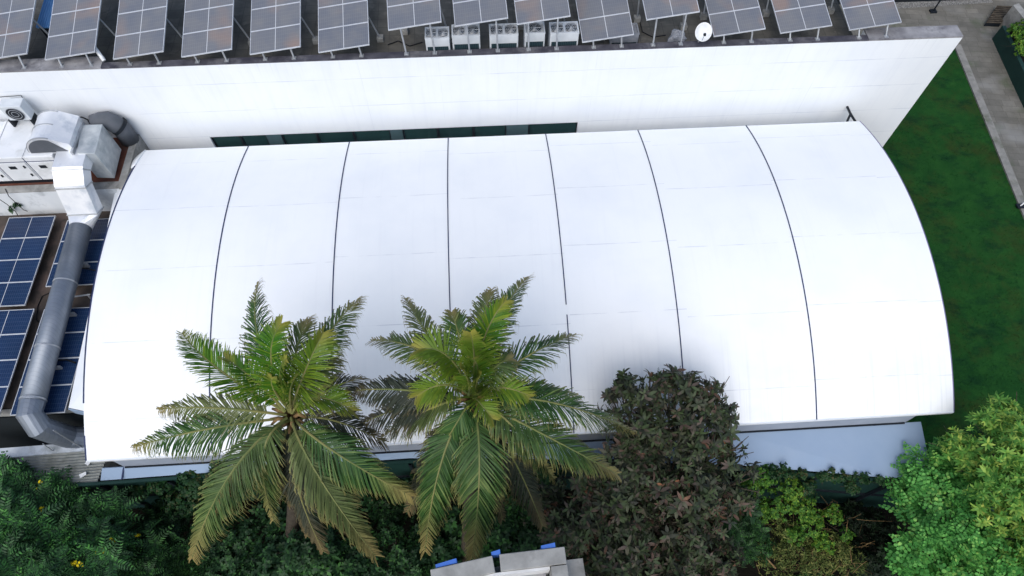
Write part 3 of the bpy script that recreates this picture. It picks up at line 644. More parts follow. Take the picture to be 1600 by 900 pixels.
# wall-mounted outdoor unit with a cable rail at far left
c0, c1 = WY(-4, 165, 19.3), WY(31, 164, 19.3); cz1 = c0[2]-.03; cz0 = cz1-.72
ou = thing('outdoor_unit', ((c0[0]+c1[0])/2, 19.5, PZ), 'beige split air conditioner outdoor unit at left edge behind the air handler', 'air conditioner')
MB().box(c0[0], 19.25, cz0, c1[0], 19.7, cz1).build('casing', M['casing'], ou, bevel=.03)
cx, cz_ = c0[0]+.42, (cz0+cz1)/2-.02
fn = MB(); fn.v = [(cx+.31*math.cos(a), 19.24, cz_+.31*math.sin(a)) for a in np.linspace(0, 2*math.pi, 28)[:-1]]; fn.f = [tuple(reversed(range(27)))]; fo = fn.build('fan', M['dark'], ou)
gr = MB()
for q in (.31, .22, .12): gr.tube([(cx+q*math.cos(a), 19.225, cz_+q*math.sin(a)) for a in np.linspace(0, 2*math.pi, 25)], .01, 5, cap=False)
gr.build('grille', M['galv'], fo)
MB().box(c0[0]-.1, 19.28, PZ, c0[0]-.03, 19.66, cz0-.01).box(c1[0]-.12, 19.28, PZ, c1[0]-.05, 19.66, cz0-.01).build('stand', M['dark'], ou)
rg = thing('pipe_rack', (c1[0]+.5, 19.6, PZ), 'dark steel frame with cables right of the outdoor unit against the white wall', 'rack')
ra, rb_ = WY(42, 165, 19.8), WY(62, 186, 19.8)
r1 = MB(); r1.tube([ra, rb_], .03, 6); r1.tube([ra+(0, 0, -.45), rb_+(0, 0, -.1)], .03, 6); r1.tube([ra, ra+(0, 0, -.7)], .03, 6); r1.tube([rb_, rb_+(0, 0, -.35)], .03, 6); r1.tube([ra+(0, 0, -.45), rb_], .02, 6); r1.build('frame', M['dark'], rg)
MB().tube([WY(-5, 152, 19.97), WY(33, 149, 19.97), WY(42, 166, 19.9)], .014, 5).build('cable', M['cable'], rg)
# loose cables
def cable(pts, label, r=.018):
    tag(MB().tube(pts, r, 6).build('cable', M['cable']), label, 'cable')
cable([WY(110, 185, 19.6), WY(128, 183, 19.6), WY(137, 187, 19.6), WY(141, 194, 19.5)], 'black cable looping over the sheet metal plenum to the grey pipe', .03)
cable([W(0, 312, 6.98), W(12, 318, 6.6)+(0, -.05, 0), W(24, 330, 5.8), W(30, 340, 5.53)], 'black cable hanging down the stained platform wall at the left edge', .014)
cable([W(8, 295, 6.99), W(14, 306, 6.98)+(0, -.02, 0), W(38, 325, 5.9)+(0, -.1, 0), W(48, 332, 5.55)], 'black cable slanting down the stained platform wall toward the blue panels', .014)
cable([W(79, 457, 5.53), W(66, 463, 5.53), W(59, 478, 5.53), W(57, 500, 5.53), W(63, 505, 5.53)], 'thin cable curled on the brown roof left of the round duct', .02)
cable([W(124, 419, 5.97), W(138, 420, 5.97), W(150, 423, 5.97)], 'cable stub crossing the blue panel nearest the square duct', .025)
cable([W(89, 563, 5.97), W(104, 562, 5.97), W(118, 567, 5.97)], 'cable stub crossing the blue panel nearest the hall gable', .03)
for a, b in ((W(113, 464, 5.82), W(141, 460, 5.82)),):
    t = thing('roof_rail', tuple(a), 'short white metal rail on the brown roof between two blue solar tables', 'rail')
    MB().tube([a, b], .03, 8).build('bar', M['alu'], t); MB().tube([b+(-.1, 0, 0), b+(-.12, -.02, -.28)], .035, 8).build('leg', M['alu'], t)
# small weed on the stained wall
# ---------------------------------------------------------------- corrugated shed at lower left
shed = thing('corrugated_shed', (-17, 5.5, 0), 'old grey corrugated roof shed in front of the dark louvred wall', 'shed')
SZ = 4.35; s0, s1, s2, s3 = W(-60, 718, SZ), W(172, 702, SZ), W(150, 757, SZ), W(-60, 780, SZ)
cr = MB(); k = 72
for i in range(k+1):
    t = i/k; h = .035*math.sin(i*2*math.pi/6); cr.v += [tuple(s0+(s3-s0)*t+(0, 0, h)), tuple(s1+(s2-s1)*t+(0, 0, h))]
for i in range(k): cr.f.append((2*i, 2*i+2, 2*i+3, 2*i+1))
o = cr.build('roof', M['corr'], shed); q = o.modifiers.new('t', 'SOLIDIFY'); q.thickness = .015
g0, g1, g2, g3 = W(-60, 705, SZ+.1), W(140, 690, SZ+.1), W(140, 703, SZ+.1), W(-60, 722, SZ+.1)
MB().prism([P2(g3, 0), P2(g2, 0), P2(g1, 0), P2(g0, 0)], SZ-.3, SZ+.1).build('gutter', M['gutter'], shed)
MB().prism([P2(s3+(0, .2, 0), 0), P2(s2+(0, .2, 0), 0), P2(s1+(-.1, 0, 0), 0), P2(s0, 0)], 0, SZ-.08).build('wall', M['concrete'], shed)
for (qx, qy, lb) in ((139, 722, 'white scrap of paper near the hall corner on the corrugated roof'), (130, 742, 'small white scrap in the middle of the corrugated roof edge'), (81, 754, 'larger white scrap at the front edge of the corrugated roof')):
    p = W(qx, qy, SZ+.08); a = random.uniform(0, 3); d = np.array([math.cos(a), math.sin(a), 0])*.11; e_ = np.array([-d[1], d[0], 0])*.6
    s_ = MB(); s_.quad(p-d-e_, p+d-e_+(0, 0, .04), p+d+e_, p-d+e_+(0, 0, .05)); o = s_.build('scrap', M['white']); o.modifiers.new('t', 'SOLIDIFY').thickness = .008; tag(o, lb, 'litter')

# ---------------------------------------------------------------- boundary fence of dark green sheets
fz = 4.42
def fence_run(pts, label, group=None):
    t = thing('sheet_fence', tuple((pts[0]+pts[-1])/2*(1, 1, 0)), label, 'fence')
    for a, b in zip(pts, pts[1:]):
        d = nrm((b-a)*(1, 1, 0)); nn = np.array([d[1], -d[0], 0]); L_ = np.linalg.norm((b-a)[:2]); k = max(1, int(L_/2.2))
        MB().prism([P2(a, 0), P2(b, 0), P2(b+nn*.05, 0), P2(a+nn*.05, 0)], .3, fz).build('sheet', M['fence'], t)
        MB().sweep([P2(a+nn*.07, fz-.05), P2(b+nn*.07, fz-.05)], rect(.08, .12)).build('top_rail', M['fence'], t)
        MB().sweep([P2(a+nn*.08, 2.4), P2(b+nn*.08, 2.4)], rect(.06, .1)).build('mid_rail', M['dark'], t)
        for i in range(k+1): p = a+(b-a)*i/k; MB().box(p[0]+nn[0]*.12-.05, p[1]+nn[1]*.12-.05, 0, p[0]+nn[0]*.12+.05, p[1]+nn[1]*.12+.05, fz-.1).build('post', M['dark'], t)
    return t
fp = [W(-120, 772, fz), W(85, 757, fz), W(158, 752.5, fz)]
fq = [W(158, 752.5, fz), W(262, 745, fz), W(640, 718, fz), W(800, 718, fz)]
fr2 = [W(800, 718, fz), W(1160, 730, fz), W(1395, 749, fz), W(1700, 775, fz)]
fence_run(fp, 'dark green sheet fence in front of the corrugated shed at lower left')
fence_run(fq, 'dark green sheet fence under the lean-to behind the palms, hung with vines')
fence_run(fr2, 'dark green sheet fence below the right end of the lean-to')

# ---------------------------------------------------------------- concrete roof corner at the bottom of the photo
NZ = 13.0
nb = thing('concrete_building', tuple(W(800, 905, 0)), 'weathered concrete parapet corner with blue tarp at the bottom edge of the photo', 'building')
n_ = [W(672, 890, NZ), W(776, 866, NZ), W(882, 854, NZ), W(915, 905, NZ)]
def wallseg(a, b, wd, z0, z1, name, mt, parent=nb):
    d = nrm((b-a)*(1, 1, 0)); nn = np.array([d[1], -d[0], 0]); return MB().prism([P2(a+nn*wd, 0), P2(b+nn*wd, 0), P2(b, 0), P2(a, 0)], z0, z1).build(name, mt, parent, bevel=.015)
a, b, c = n_[0], W(769, 868, NZ), W(780, 866, NZ)
wallseg(a, b, .34, 11.6, NZ, 'parapet', M['concrete'])
wallseg(c, n_[2], .34, 11.6, NZ, 'parapet', M['concrete'])
dd = nrm((n_[2]-c)*(1, 1, 0)); nn2 = np.array([dd[1], -dd[0], 0])
MB().prism([P2(n_[2]+nn2*.36-dd*.34, 0), P2(n_[2]+nn2*2.6-dd*.34, 0), P2(n_[2]+nn2*2.6, 0), P2(n_[2]+nn2*.36, 0)][::-1], 11.6, NZ-.004).build('parapet', M['concrete'], nb)
e0 = n_[2]+dd*.02+nn2*.22
MB().prism([P2(e0, 0), P2(e0+nn2*2.6, 0), P2(e0+nn2*2.6+dd*.42, 0), P2(e0+dd*.38, 0)][::-1], 11.0, NZ-.45).build('pier', M['concrete'], nb)
bb = [P2(a+nn2*.05+dd*.05, 0), P2(n_[2]+nn2*.03-dd*.02, 0), P2(n_[2]+nn2*3.2-dd*.02, 0), P2(a+nn2*3.2+dd*.05, 0)][::-1]
MB().prism(bb, 0, 11.9).build('wall', M['concrete'], nb)
rfm = MB(); rfm.prism([P2(c+nn2*.42-dd*1.6, 0), P2(n_[2]+nn2*.40-dd*.42, 0), P2(n_[2]+nn2*3-dd*.42, 0), P2(c+nn2*3-dd*1.6, 0)][::-1], 11.9, 12.25); rfm.build('roof', M['coping'], nb)
MB().prism([P2(c+nn2*.345-dd*1.8, 0), P2(n_[2]+nn2*.345-dd*.36, 0), P2(n_[2]+nn2*.40-dd*.36, 0), P2(c+nn2*.40-dd*1.8, 0)][::-1], 11.9, NZ-.1).build('inner_face', M['ofwall'], nb)
for (x0, y0, x1, y1) in ((681, 887.5, 714, 880), (768, 868, 782, 866), (846, 858, 868, 855.4)):
    p, q = W(x0, y0, NZ-.03), W(x1, y1, NZ-.03); d = nrm(q-p); nn = np.array([d[1], -d[0], 0])
    MB().prism([P2(p-nn*.004, 0), P2(q-nn*.004, 0), P2(q-nn*.10, 0), P2(p-nn*.07, 0)], NZ-.5, NZ-.03).build('tarp', M['tarp'], nb)

# ================================================================= RIGHT-HAND YARD
def polelike(): pass
lp = thing('lamp_post', tuple(W(1457, 19, 0)), 'thin dark lamp post on the paved yard behind the end of the white wall', 'lamp post')
b = W(1457, 19, 0); MB().tube([b, (b[0], b[1], 4.2)], .05, 8).build('pole', M['dark'], lp); MB().box(b[0]-.2, b[1]-.15, .02, b[0]+.2, b[1]+.15, .12).build('base', M['dark'], lp)
MB().tube([(b[0], b[1], 4.2), (b[0]+.5, b[1], 4.4)], .03, 8).build('arm', M['dark'], lp); MB().box(b[0]+.45, b[1]-.1, 4.36, b[0]+.9, b[1]+.1, 4.44).build('lamp_head', M['dark'], lp)
# dark hedge wall behind gravel strip
tag(MB().box(13, ga[1]+.6, 0, gb[0]+1.0, ga[1]+1.0, 1.5).build('boundary_wall', M['dark']), 'dark low wall behind the gravel strip at the top right', 'wall')
# gate / slatted bin cover
g0, g1, g2, g3 = W(1541, 35, .3), W(1565, 36, .3), W(1584, 9, .3), W(1558, 9, .3)
gt = thing('slatted_cover', tuple(W(1562, 30, 0)), 'dark slatted timber cover beside the planter at the top right', 'cover')
d1 = (g3-g0); d2_ = (g1-g0)
for i in range(10):
    p = g0+d1*(i/9.4); MB().prism([P2(p, 0), P2(p+d2_, 0), P2(p+d2_+d1*.06, 0), P2(p+d1*.06, 0)], .27, .30).build('slat', M['bark'], gt)
MB().prism([P2(g0, 0), P2(g1, 0), P2(g2, 0), P2(g3, 0)], .02, .25).build('box', M['dark'], gt)
# planter wall with plants on the right
q0, q1, q2 = W(1566, 40, 1.0), W(1600, 112, 1.0), W(1650, 215, 1.0)
plw = thing('planter', tuple(W(1590, 60, 0)), 'dark raised planter along the paved path at the right edge', 'planter')
for a, b in ((q0, q1), (q1, q2)):
    d = nrm((b-a)*(1, 1, 0)); nn = np.array([-d[1], d[0], 0])
    MB().prism([P2(a, 0), P2(b, 0), P2(b+nn*.22, 0), P2(a+nn*.22, 0)], 0, 1.0).build('wall', M['fence'], plw)
d = nrm((q2-q0)*(1, 1, 0)); nn = np.array([-d[1], d[0], 0])
MB().prism([P2(q0+nn*.24, 0), P2(q2+nn*.24, 0), P2(q2+nn*3, 0), P2(q0+nn*3, 0)], 0, .8).build('soil_bed', M['soil'], plw)
tag(MB().prism([P2(W(1583, 8, 1.3), 0), P2(W(1625, 60, 1.3), 0), P2(W(1635, 58, 1.3), 0), P2(W(1592, 5, 1.3), 0)], 0, 1.3).build('garden_wall', M['concrete']), 'pale concrete coped garden wall at the top right corner', 'wall')
# drain tile & stake
p = W(1594, 322, .13); pb = thing('marker_stake', tuple(p), 'white stake on a dark base at the kerb on the right edge', 'stake')
MB().box(p[0]-.18, p[1]-.14, .10, p[0]+.2, p[1]+.14, .16).build('base', M['dark'], pb); MB().tube([p, p+(.45, .25, .5)], .03, 8).build('stake', M['white'], pb)

# ================================================================= VEGETATION
def inst_mesh(name, tv, tf, pos, mats, scl, m, parent=None, tuv=None):
    """many copies of a small leaf template baked into one mesh: pos (m,3), mats (m,3,3), scl (m,)"""
    tv = np.asarray(tv, float); k = len(tv); n = len(pos)
    V = np.einsum('mij,kj->mki', mats, tv)*scl[:, None, None]+pos[:, None, :]
    V = V.reshape(-1, 3)
    flat = [i for f in tf for i in f]; lens = [len(f) for f in tf]
    loops = (np.array(flat)[None, :]+(np.arange(n)*k)[:, None]).ravel(); tot = np.tile(lens, n); start = np.concatenate(([0], np.cumsum(tot)[:-1]))
    me = bpy.data.meshes.new(name); me.vertices.add(len(V)); me.vertices.foreach_set('co', V.ravel())
    me.loops.add(len(loops)); me.loops.foreach_set('vertex_index', loops.astype(np.int32)); me.polygons.add(len(tot)); me.polygons.foreach_set('loop_start', start.astype(np.int32)); me.polygons.foreach_set('loop_total', tot.astype(np.int32))
    if tuv is not None:
        ul = me.uv_layers.new(name='UVMap'); ul.data.foreach_set('uv', np.tile(np.array([tuv[i] for i in flat]).ravel(), n))
    me.materials.append(m); me.update(calc_edges=True); me.validate()
    o = bpy.data.objects.new(name, me); col.objects.link(o)
    if parent is not None: o.parent = parent; o.matrix_parent_inverse = Matrix.Translation(-Vector(parent.location))
    return o
def leaf_t(L=1., w=.3, droop=.15, fold=.06):
    v = [(0, 0, 0), (L*.35, w/2, fold), (L*.35, 0, .02), (L*.35, -w/2, fold), (L*.75, w*.38, fold-droop*.5), (L*.75, 0, -droop*.5), (L*.75, -w*.38, fold-droop*.5), (L, 0, -droop)]
    f = [(0, 2, 1), (0, 3, 2), (1, 2, 5, 4), (2, 3, 6, 5), (4, 5, 7), (5, 6, 7)]
    return v, f
def merge(parts):
    v, f = [], []
    for a, b in parts: n = len(v); v += list(a); f += [tuple(i+n for i in q) for q in b]
    return v, f
def rotz(v, a, tilt=0, off=(0, 0, 0)):
    out = []
    for x, y, z in v:
        x2, z2 = x*math.cos(tilt)-z*math.sin(tilt), x*math.sin(tilt)+z*math.cos(tilt)
        out.append((x2*math.cos(a)-y*math.sin(a)+off[0], x2*math.sin(a)+y*math.cos(a)+off[1], z2+off[2]))
    return out
def rosette(n, L, w, tilt=.35):
    ps = []
    for i in range(n):
        v, f = leaf_t(L*random.uniform(.75, 1.1), w*random.uniform(.85, 1.1), .12*L+.02, .05*L)
        ps.append((rotz(v, 2*math.pi*i/n+random.uniform(-.25, .25), tilt+random.uniform(-.35, .35), (0, 0, random.uniform(-.1, .1)*L)), f))
    return merge(ps)
def pinnate(n, L, lw, ll, droop=.35, rounds=False):
    ps = []
    for i in range(n):
        t = (i+.8)/n; x = L*t; z = L*(.35*t-droop*2*t*t)
        s = ll*math.sin(math.pi*(.18+.74*t))
        for sg in (1, -1):
            v = [(0, 0, 0), (s*.3, lw/2, .0), (s*.3, -lw/2, .0), (s*.78, lw*(.55 if rounds else .3), -s*.12), (s*.78, -lw*(.55 if rounds else .3), -s*.12), (s, 0, -s*.2)]
            f = [(0, 2, 4, 5, 3, 1)]
            ps.append((rotz(v, sg*(1.15 if rounds else 1.0), .1, (x, 0, z)), f))
    r = [(0, -.008*L-.003, 0), (0, .008*L+.003, 0), (L*.5, .006, L*(.175-droop*.5)), (L*.5, -.006, L*(.175-droop*.5)), (L, 0, L*(.35-2*droop))]
    ps.append((r, [(0, 3, 2, 1), (3, 4, 2)])); return merge(ps)
def whorl(k, tmpl_fn, tilt):
    ps = []
    for i in range(k):
        v, f = tmpl_fn(); ps.append((rotz(v, 2*math.pi*i/k+random.uniform(-.4, .4), tilt+random.uniform(-.3, .3)), f))
    return merge(ps)
def frames(nrmls, jitter=.4):
    n = len(nrmls); Z = nrmls+rng.normal(0, jitter, (n, 3)); Z /= np.linalg.norm(Z, axis=1)[:, None]
    A = rng.normal(0, 1, (n, 3)); Xv = np.cross(A, Z); Xv /= np.linalg.norm(Xv, axis=1)[:, None]; Y = np.cross(Z, Xv)
    return np.stack([Xv, Y, Z], axis=2)
def blob_points(blobs, dens, zmin=.2, inner=.55, lumps=.22, cull=0, cull_k=4.2):
    P, Nn = [], []
    for (c, r) in blobs:
        rv = np.array([r, r, r*.8]) if np.isscalar(r) else np.array(r)
        n = int(dens*2*math.pi*rv[0]*rv[1]*1.3)
        d = rng.normal(0, 1, (n, 3)); d /= np.linalg.norm(d, axis=1)[:, None]; d[:, 2] = np.where(d[:, 2] < -.35, -d[:, 2], d[:, 2])
        ph = rng.uniform(0, 6, 6); l = 1+lumps*(np.sin(d[:, 0]*4+ph[0])*np.sin(d[:, 1]*4+ph[1])+.6*np.sin(d[:, 2]*7+ph[2]+d[:, 0]*5))
        rad = l*(1-inner*rng.uniform(0, 1, n)**2.2)
        p = np.asarray(c)+d*rv*rad[:, None]; ok = p[:, 2] > zmin
        if cull:
            q_ = p*cull_k; fld = np.sin(q_[:, 0]+1.3*np.sin(q_[:, 1]*.7))*np.sin(q_[:, 1]*1.1+2)+np.sin(q_[:, 2]*1.2+q_[:, 0]*.6)*.7; ok &= (fld > -cull) | (rng.random(n) < .12)
        P.append(p[ok]); Nn.append((d*np.array([1, 1, 1.0])+np.array([0, 0, .55]))[ok])
    P = np.concatenate(P); Nn = np.concatenate(Nn); Nn /= np.linalg.norm(Nn, axis=1)[:, None]; return P, Nn
def foliage(name, blobs, dens, tmpls, size, m, parent, inner=.55, jit=.4, lumps=.22, sj=.3, cull=0):
    P, Nn = blob_points(blobs, dens, inner=inner, lumps=lumps, cull=cull); idx = rng.integers(0, len(tmpls), len(P)); objs = []
    # all templates merged into one mesh
    vs_, fs_ = [], []
    me_v = []; me_f = []; off = 0
    for k, (tv, tf) in enumerate(tmpls):
        s = idx == k; n = s.sum()
        if n == 0: continue
        fr = frames(Nn[s], jit); sc_ = size*rng.uniform(1-sj, 1+sj, n); tv = np.asarray(tv)
        V = (np.einsum('mij,kj->mki', fr, tv)*sc_[:, None, None]+P[s][:, None, :]).reshape(-1, 3)
        flat = np.array([i for f in tf for i in f]); lens = np.array([len(f) for f in tf])
        me_v.append(V); me_f.append(((flat[None, :]+(np.arange(n)*len(tv))[:, None]).ravel()+off, np.tile(lens, n))); off += len(V)
    V = np.concatenate(me_v); loops = np.concatenate([a for a, b in me_f]); tot = np.concatenate([b for a, b in me_f]); start = np.concatenate(([0], np.cumsum(tot)[:-1]))
    me = bpy.data.meshes.new(name); me.vertices.add(len(V)); me.vertices.foreach_set('co', V.ravel()); me.loops.add(len(loops)); me.loops.foreach_set('vertex_index', loops.astype(np.int32))
    me.polygons.add(len(tot)); me.polygons.foreach_set('loop_start', start.astype(np.int32)); me.polygons.foreach_set('loop_total', tot.astype(np.int32)); me.materials.append(m); me.update(calc_edges=True); me.validate()
    o = bpy.data.objects.new(name, me); col.objects.link(o)
    if parent is not None: o.parent = parent; o.matrix_parent_inverse = Matrix.Translation(-Vector(parent.location))
    return o
def limbs(base, blobs, r, m, parent, name='trunk', fork=.35, sp_=.28):
    mb = MB(); cs = [np.asarray(c) for c, _ in blobs]; cen = sum(cs)/len(cs); f = np.array([base[0]*.6+cen[0]*.4, base[1]*.6+cen[1]*.4, max(.6, cen[2]*fork)])
    mb.tube([base, (np.asarray(base)+f)/2+(.05, .03, 0), f], r, 8, scales=[1.2, 1, .85])
    for c in cs:
        m_ = f+(c-f)*.5+rng.normal(0, .12, 3)+(0, 0, -.1); mb.tube([f, m_, c], r*.5, 6, scales=[1, .7, .3])
        for _ in range(4):
            e_ = c+rng.normal(0, sp_, 3); mb.tube([m_+(c-m_)*.6, e_], r*.16, 5, scales=[1, .4])
    return mb.build(name, m, parent, smooth=True)
def B(px_, py_, z, r): return (W(px_, py_, z), r)

# ---- coconut palms
def frond_mesh(P0, P1, P2_, Lf, npair, mt, parent, name='frond', droop=.5, twist=0., label=None, wid=.032, up_=.3):
    P0, P1, P2_ = map(lambda p: np.asarray(p, float), (P0, P1, P2_))
    def bez(t): return (1-t)**2*P0+2*t*(1-t)*P1+t*t*P2_
    def tan(t): return nrm(2*(1-t)*(P1-P0)+2*t*(P2_-P1))
    V, Fc, UV = [], [], []
    ph = np.array([random.uniform(0, 6) for _ in range(4)])
    for i in range(npair):
        t = .13+.87*(i+random.uniform(.2, .8))/npair; gust = .5*math.sin(t*9+ph[0])+.5*math.sin(t*23+ph[1])
        if random.random() < .05: continue
        p = bez(t); T = tan(t); S = np.cross(T, (0, 0, 1))
        if np.linalg.norm(S) < .15: S = np.cross(T, nrm(np.append((P2_-P0)[:2], 0)))
        S = nrm(S); S = nrm(S*math.cos(twist*t)+np.cross(T, S)*math.sin(twist*t)); U = np.cross(S, T)
        prof_ = min(1, (t-.06)/.24)**.8*(1 if t < .42 else max(.25, 1-((t-.42)/.58)**1.25*.72)); L = Lf*prof_*random.uniform(.8, 1.12)*(1+.10*gust)
        sweep_ = .62+.95*t
        for sg in (1, -1):
            d = nrm(S*sg*1.0+T*(sweep_+random.uniform(-.16, .16)+.16*gust)+U*(up_+random.uniform(-.32, .32)+.12*gust*sg))
            dr = droop*random.uniform(.55, 1.45)*(1+.3*gust); w_ = wid*random.uniform(.8, 1.2); wv = nrm(T-d*np.dot(T, d))
            q0 = p; q1 = p+d*L*.45+np.array([0, 0, -dr*L*.12]); q2 = p+d*L*.8+np.array([0, 0, -dr*L*.42]); q3 = p+d*L*(1-.15*dr)+np.array([0, 0, -dr*L*.85])
            n0 = len(V); V += [q0-wv*w_*.3, q0+wv*w_*.3, q1-wv*w_*.5, q1+wv*w_*.5, q2-wv*w_*.36, q2+wv*w_*.36, q3]
            Fc += [(n0, n0+1, n0+3, n0+2), (n0+2, n0+3, n0+5, n0+4), (n0+4, n0+5, n0+6)]
            UV += [(t, 0), (t, 0), (t, .45), (t, .45)]+[(t, .45), (t, .45), (t, .8), (t, .8)]+[(t, .8), (t, .8), (t, 1)]
    me = bpy.data.meshes.new(name); me.from_pydata([tuple(v) for v in V], [], Fc); me.materials.append(mt)
    ul = me.uv_layers.new(name='UVMap'); ul.data.foreach_set('uv', np.array(UV).ravel()); me.update()
    o = bpy.data.objects.new(name, me); col.objects.link(o); o.parent = parent; o.matrix_parent_inverse = Matrix.Translation(-Vector(parent.location))
    rm = MB(); ts = np.linspace(0, 1, 12); rm.tube([bez(t) for t in ts], .034, 6, scales=[1.25-1.05*t for t in ts]); ro = rm.build('midrib', M['rachis'] if mt is not M['palmdead'] else M['husk'])
    ro.parent = o; ro.matrix_parent_inverse = Matrix.Translation(-Vector(parent.location)) if False else Matrix.Identity(4)
    if label: o['label'] = label
    return o
def palm(cx, cy, cz, base, fr_list, label):
    c = W(cx, cy, cz); t = thing('coconut_palm', (base[0], base[1], 0), label, 'palm tree')
    mid = np.array([base[0]*.4+c[0]*.6, base[1]*.4+c[1]*.6, cz*.5])
    ts = np.linspace(0, 1, 26); b0 = np.array([base[0], base[1], 0.]); pts = [(1-s)**2*b0+2*s*(1-s)*mid+s*s*(c-(0, 0, .3)) for s in ts]
    MB().tube(pts, .17, 12, scales=[1.5-.6*s+(.05 if i % 2 else 0) for i, s in enumerate(ts)]).build('trunk', M['palmbark'], t, smooth=True)
    # fibrous crown base with old petiole stubs
    hk = MB()
    for k in range(14):
        a = k*2.4; d = np.array([math.cos(a), math.sin(a), 0]); hk.tube([c+d*.12+(0, 0, -.5+.03*k), c+d*.3+(0, 0, -.2+.03*k), c+d*.5+(0, 0, .0)], .06, 6, scales=[1.2, 1, .5])
    hk.build('husk', M['husk'], t, smooth=True)
    for k in range(9):
        a = k*2.39+.7; rr_ = .28+.08*(k % 3); p = c+np.array([math.cos(a)*rr_-.1, -abs(math.sin(a))*rr_-.38, -.55-.16*(k % 3)]); s_ = MB(); n1, n2 = 8, 6
        for i in range(n2+1):
            th = math.pi*i/n2
            for j in range(n1): b = 2*math.pi*j/n1; s_.v.append((p[0]+.14*math.sin(th)*math.cos(b), p[1]+.14*math.sin(th)*math.sin(b), p[2]+.17*math.cos(th)))
        for i in range(n2):
            for j in range(n1): q = (j+1) % n1; s_.f.append((i*n1+j, (i+1)*n1+j, (i+1)*n1+q, i*n1+q))
        s_.build('coconut', M['coconut'], t, smooth=True)
    for (tx, ty, dz, arch, kind, Lf, *ex) in fr_list:
        Lf = Lf*1.22
        tip = W(tx, ty, cz+dz); hv = (tip-c)*(1, 1, 0); L = np.linalg.norm(tip-c)
        ctrl = c+hv*.45+np.array([0, 0, arch])+np.cross(nrm(hv), (0, 0, 1))*random.uniform(-.45, .45); st = c+nrm(hv)*.10+np.array([0, 0, {'g': -.1, 'y': .12, 'o': -.35, 'd': -.4}[kind]+random.uniform(-.12, .12)])
        mt = {'g': M['palm'], 'y': M['palmyoung'], 'o': M['palmold'], 'd': M['palmdead']}[kind]
        fo = frond_mesh(st, ctrl, tip, Lf, int(max(56, L*36)), mt, t, droop={'g': 1.0, 'y': .45, 'o': 1.05, 'd': 1.1}[kind]*random.uniform(.75, 1.25), twist=ex[0] if ex else random.uniform(-1.0, 1.0), up_={'g': .15, 'y': .55, 'o': .0, 'd': -.2}[kind])
        if kind == 'd': fo['label'] = 'dead brown drooping frond'
    return t
# tip px, tip height above crown, bow of the midrib, kind, leaflet length, twist
f1 = [(404, 440, 1.4, 2.0, 'g', .75), (284, 520, .6, 1.8, 'y', .8), (562, 466, 1.3, 1.9, 'g', .85), (352, 560, 1.5, 1.4, 'y', .7), (505, 520, 2.2, 2.0, 'y', .9), (440, 505, 2.6, 2.4, 'y', .8), (480, 500, 2.0, 2.2, 'g', .9),
      (208, 700, -.9, 1.2, 'g', .8), (248, 640, -.2, 1.2, 'g', .75), (300, 872, -1.6, 1.2, 'g', .85), (428, 815, -2.2, 1.5, 'g', .8), (586, 868, -1.7, 1.1, 'g', .85), (642, 775, -1.0, 1.3, 'g', .9), (552, 642, .3, 1.3, 'y', .75),
      (505, 862, -2.8, .4, 'o', .7), (480, 838, -3.4, .3, 'o', .6), (336, 802, -2.3, .6, 'd', .5), (600, 690, -1.2, .9, 'o', .8), (545, 830, -2.6, .5, 'o', .8), (565, 590, 0.1, 1.0, 'o', .8), (448, 560, 2.7, 2.0, 'y', .5), (462, 590, 2.4, 1.6, 'y', .45), (425, 590, 1.8, 1.6, 'y', .6), (455, 790, -3.0, .5, 'o', .7), (530, 560, 1.0, 1.6, 'g', .7)]
f2 = [(826, 432, 1.2, 2.0, 'g', .75), (634, 466, 1.2, 1.9, 'g', .7), (580, 532, .5, 1.7, 'g', .75), (540, 612, -.6, 1.4, 'o', .75), (560, 665, -1.4, .8, 'o', .85), (588, 690, -1.8, .9, 'g', .7), (900, 522, .6, 1.8, 'g', .8), (902, 618, -.4, 1.3, 'g', .7),
      (990, 674, .1, 1.4, 'g', .85), (964, 740, -.5, 1.2, 'g', .85), (866, 748, -1.2, 1.5, 'g', .8), (848, 822, -3.0, .4, 'o', .75), (738, 872, -1.6, 1.3, 'g', .9), (664, 862, -2.2, .9, 'g', .8), (636, 800, -3.0, .4, 'o', .8), (785, 812, -3.2, .3, 'o', .7),
      (768, 452, 1.8, 2.3, 'g', .75), (706, 488, 1.9, 2.1, 'g', .75), (790, 470, 2.2, 2.2, 'y', .7), (655, 545, 1.6, 1.9, 'y', .95), (735, 520, 3.0, 2.4, 'y', .75), (770, 655, .9, 1.6, 'y', .6), (830, 620, .6, 1.3, 'y', .6), (690, 700, -.4, 1.3, 'g', .65), (738, 560, 2.9, 2.0, 'y', .5), (752, 585, 2.4, 1.6, 'y', .45), (720, 575, 2.2, 1.6, 'y', .5), (800, 560, 1.2, 1.6, 'g', .7), (650, 620, .6, 1.5, 'y', .75)]
palm(452, 648, 11.3, W(448, 905, 0)*(1, 1, 0)+np.array([0, .0, 0]), f1, 'coconut palm on the left with a lone upright frond and a dead brown frond')
palm(738, 618, 11.8, W(728, 900, 0)*(1, 1, 0)+np.array([0, .0, 0]), f2, 'coconut palm on the right, bright young spears at its centre, above the concrete parapet')

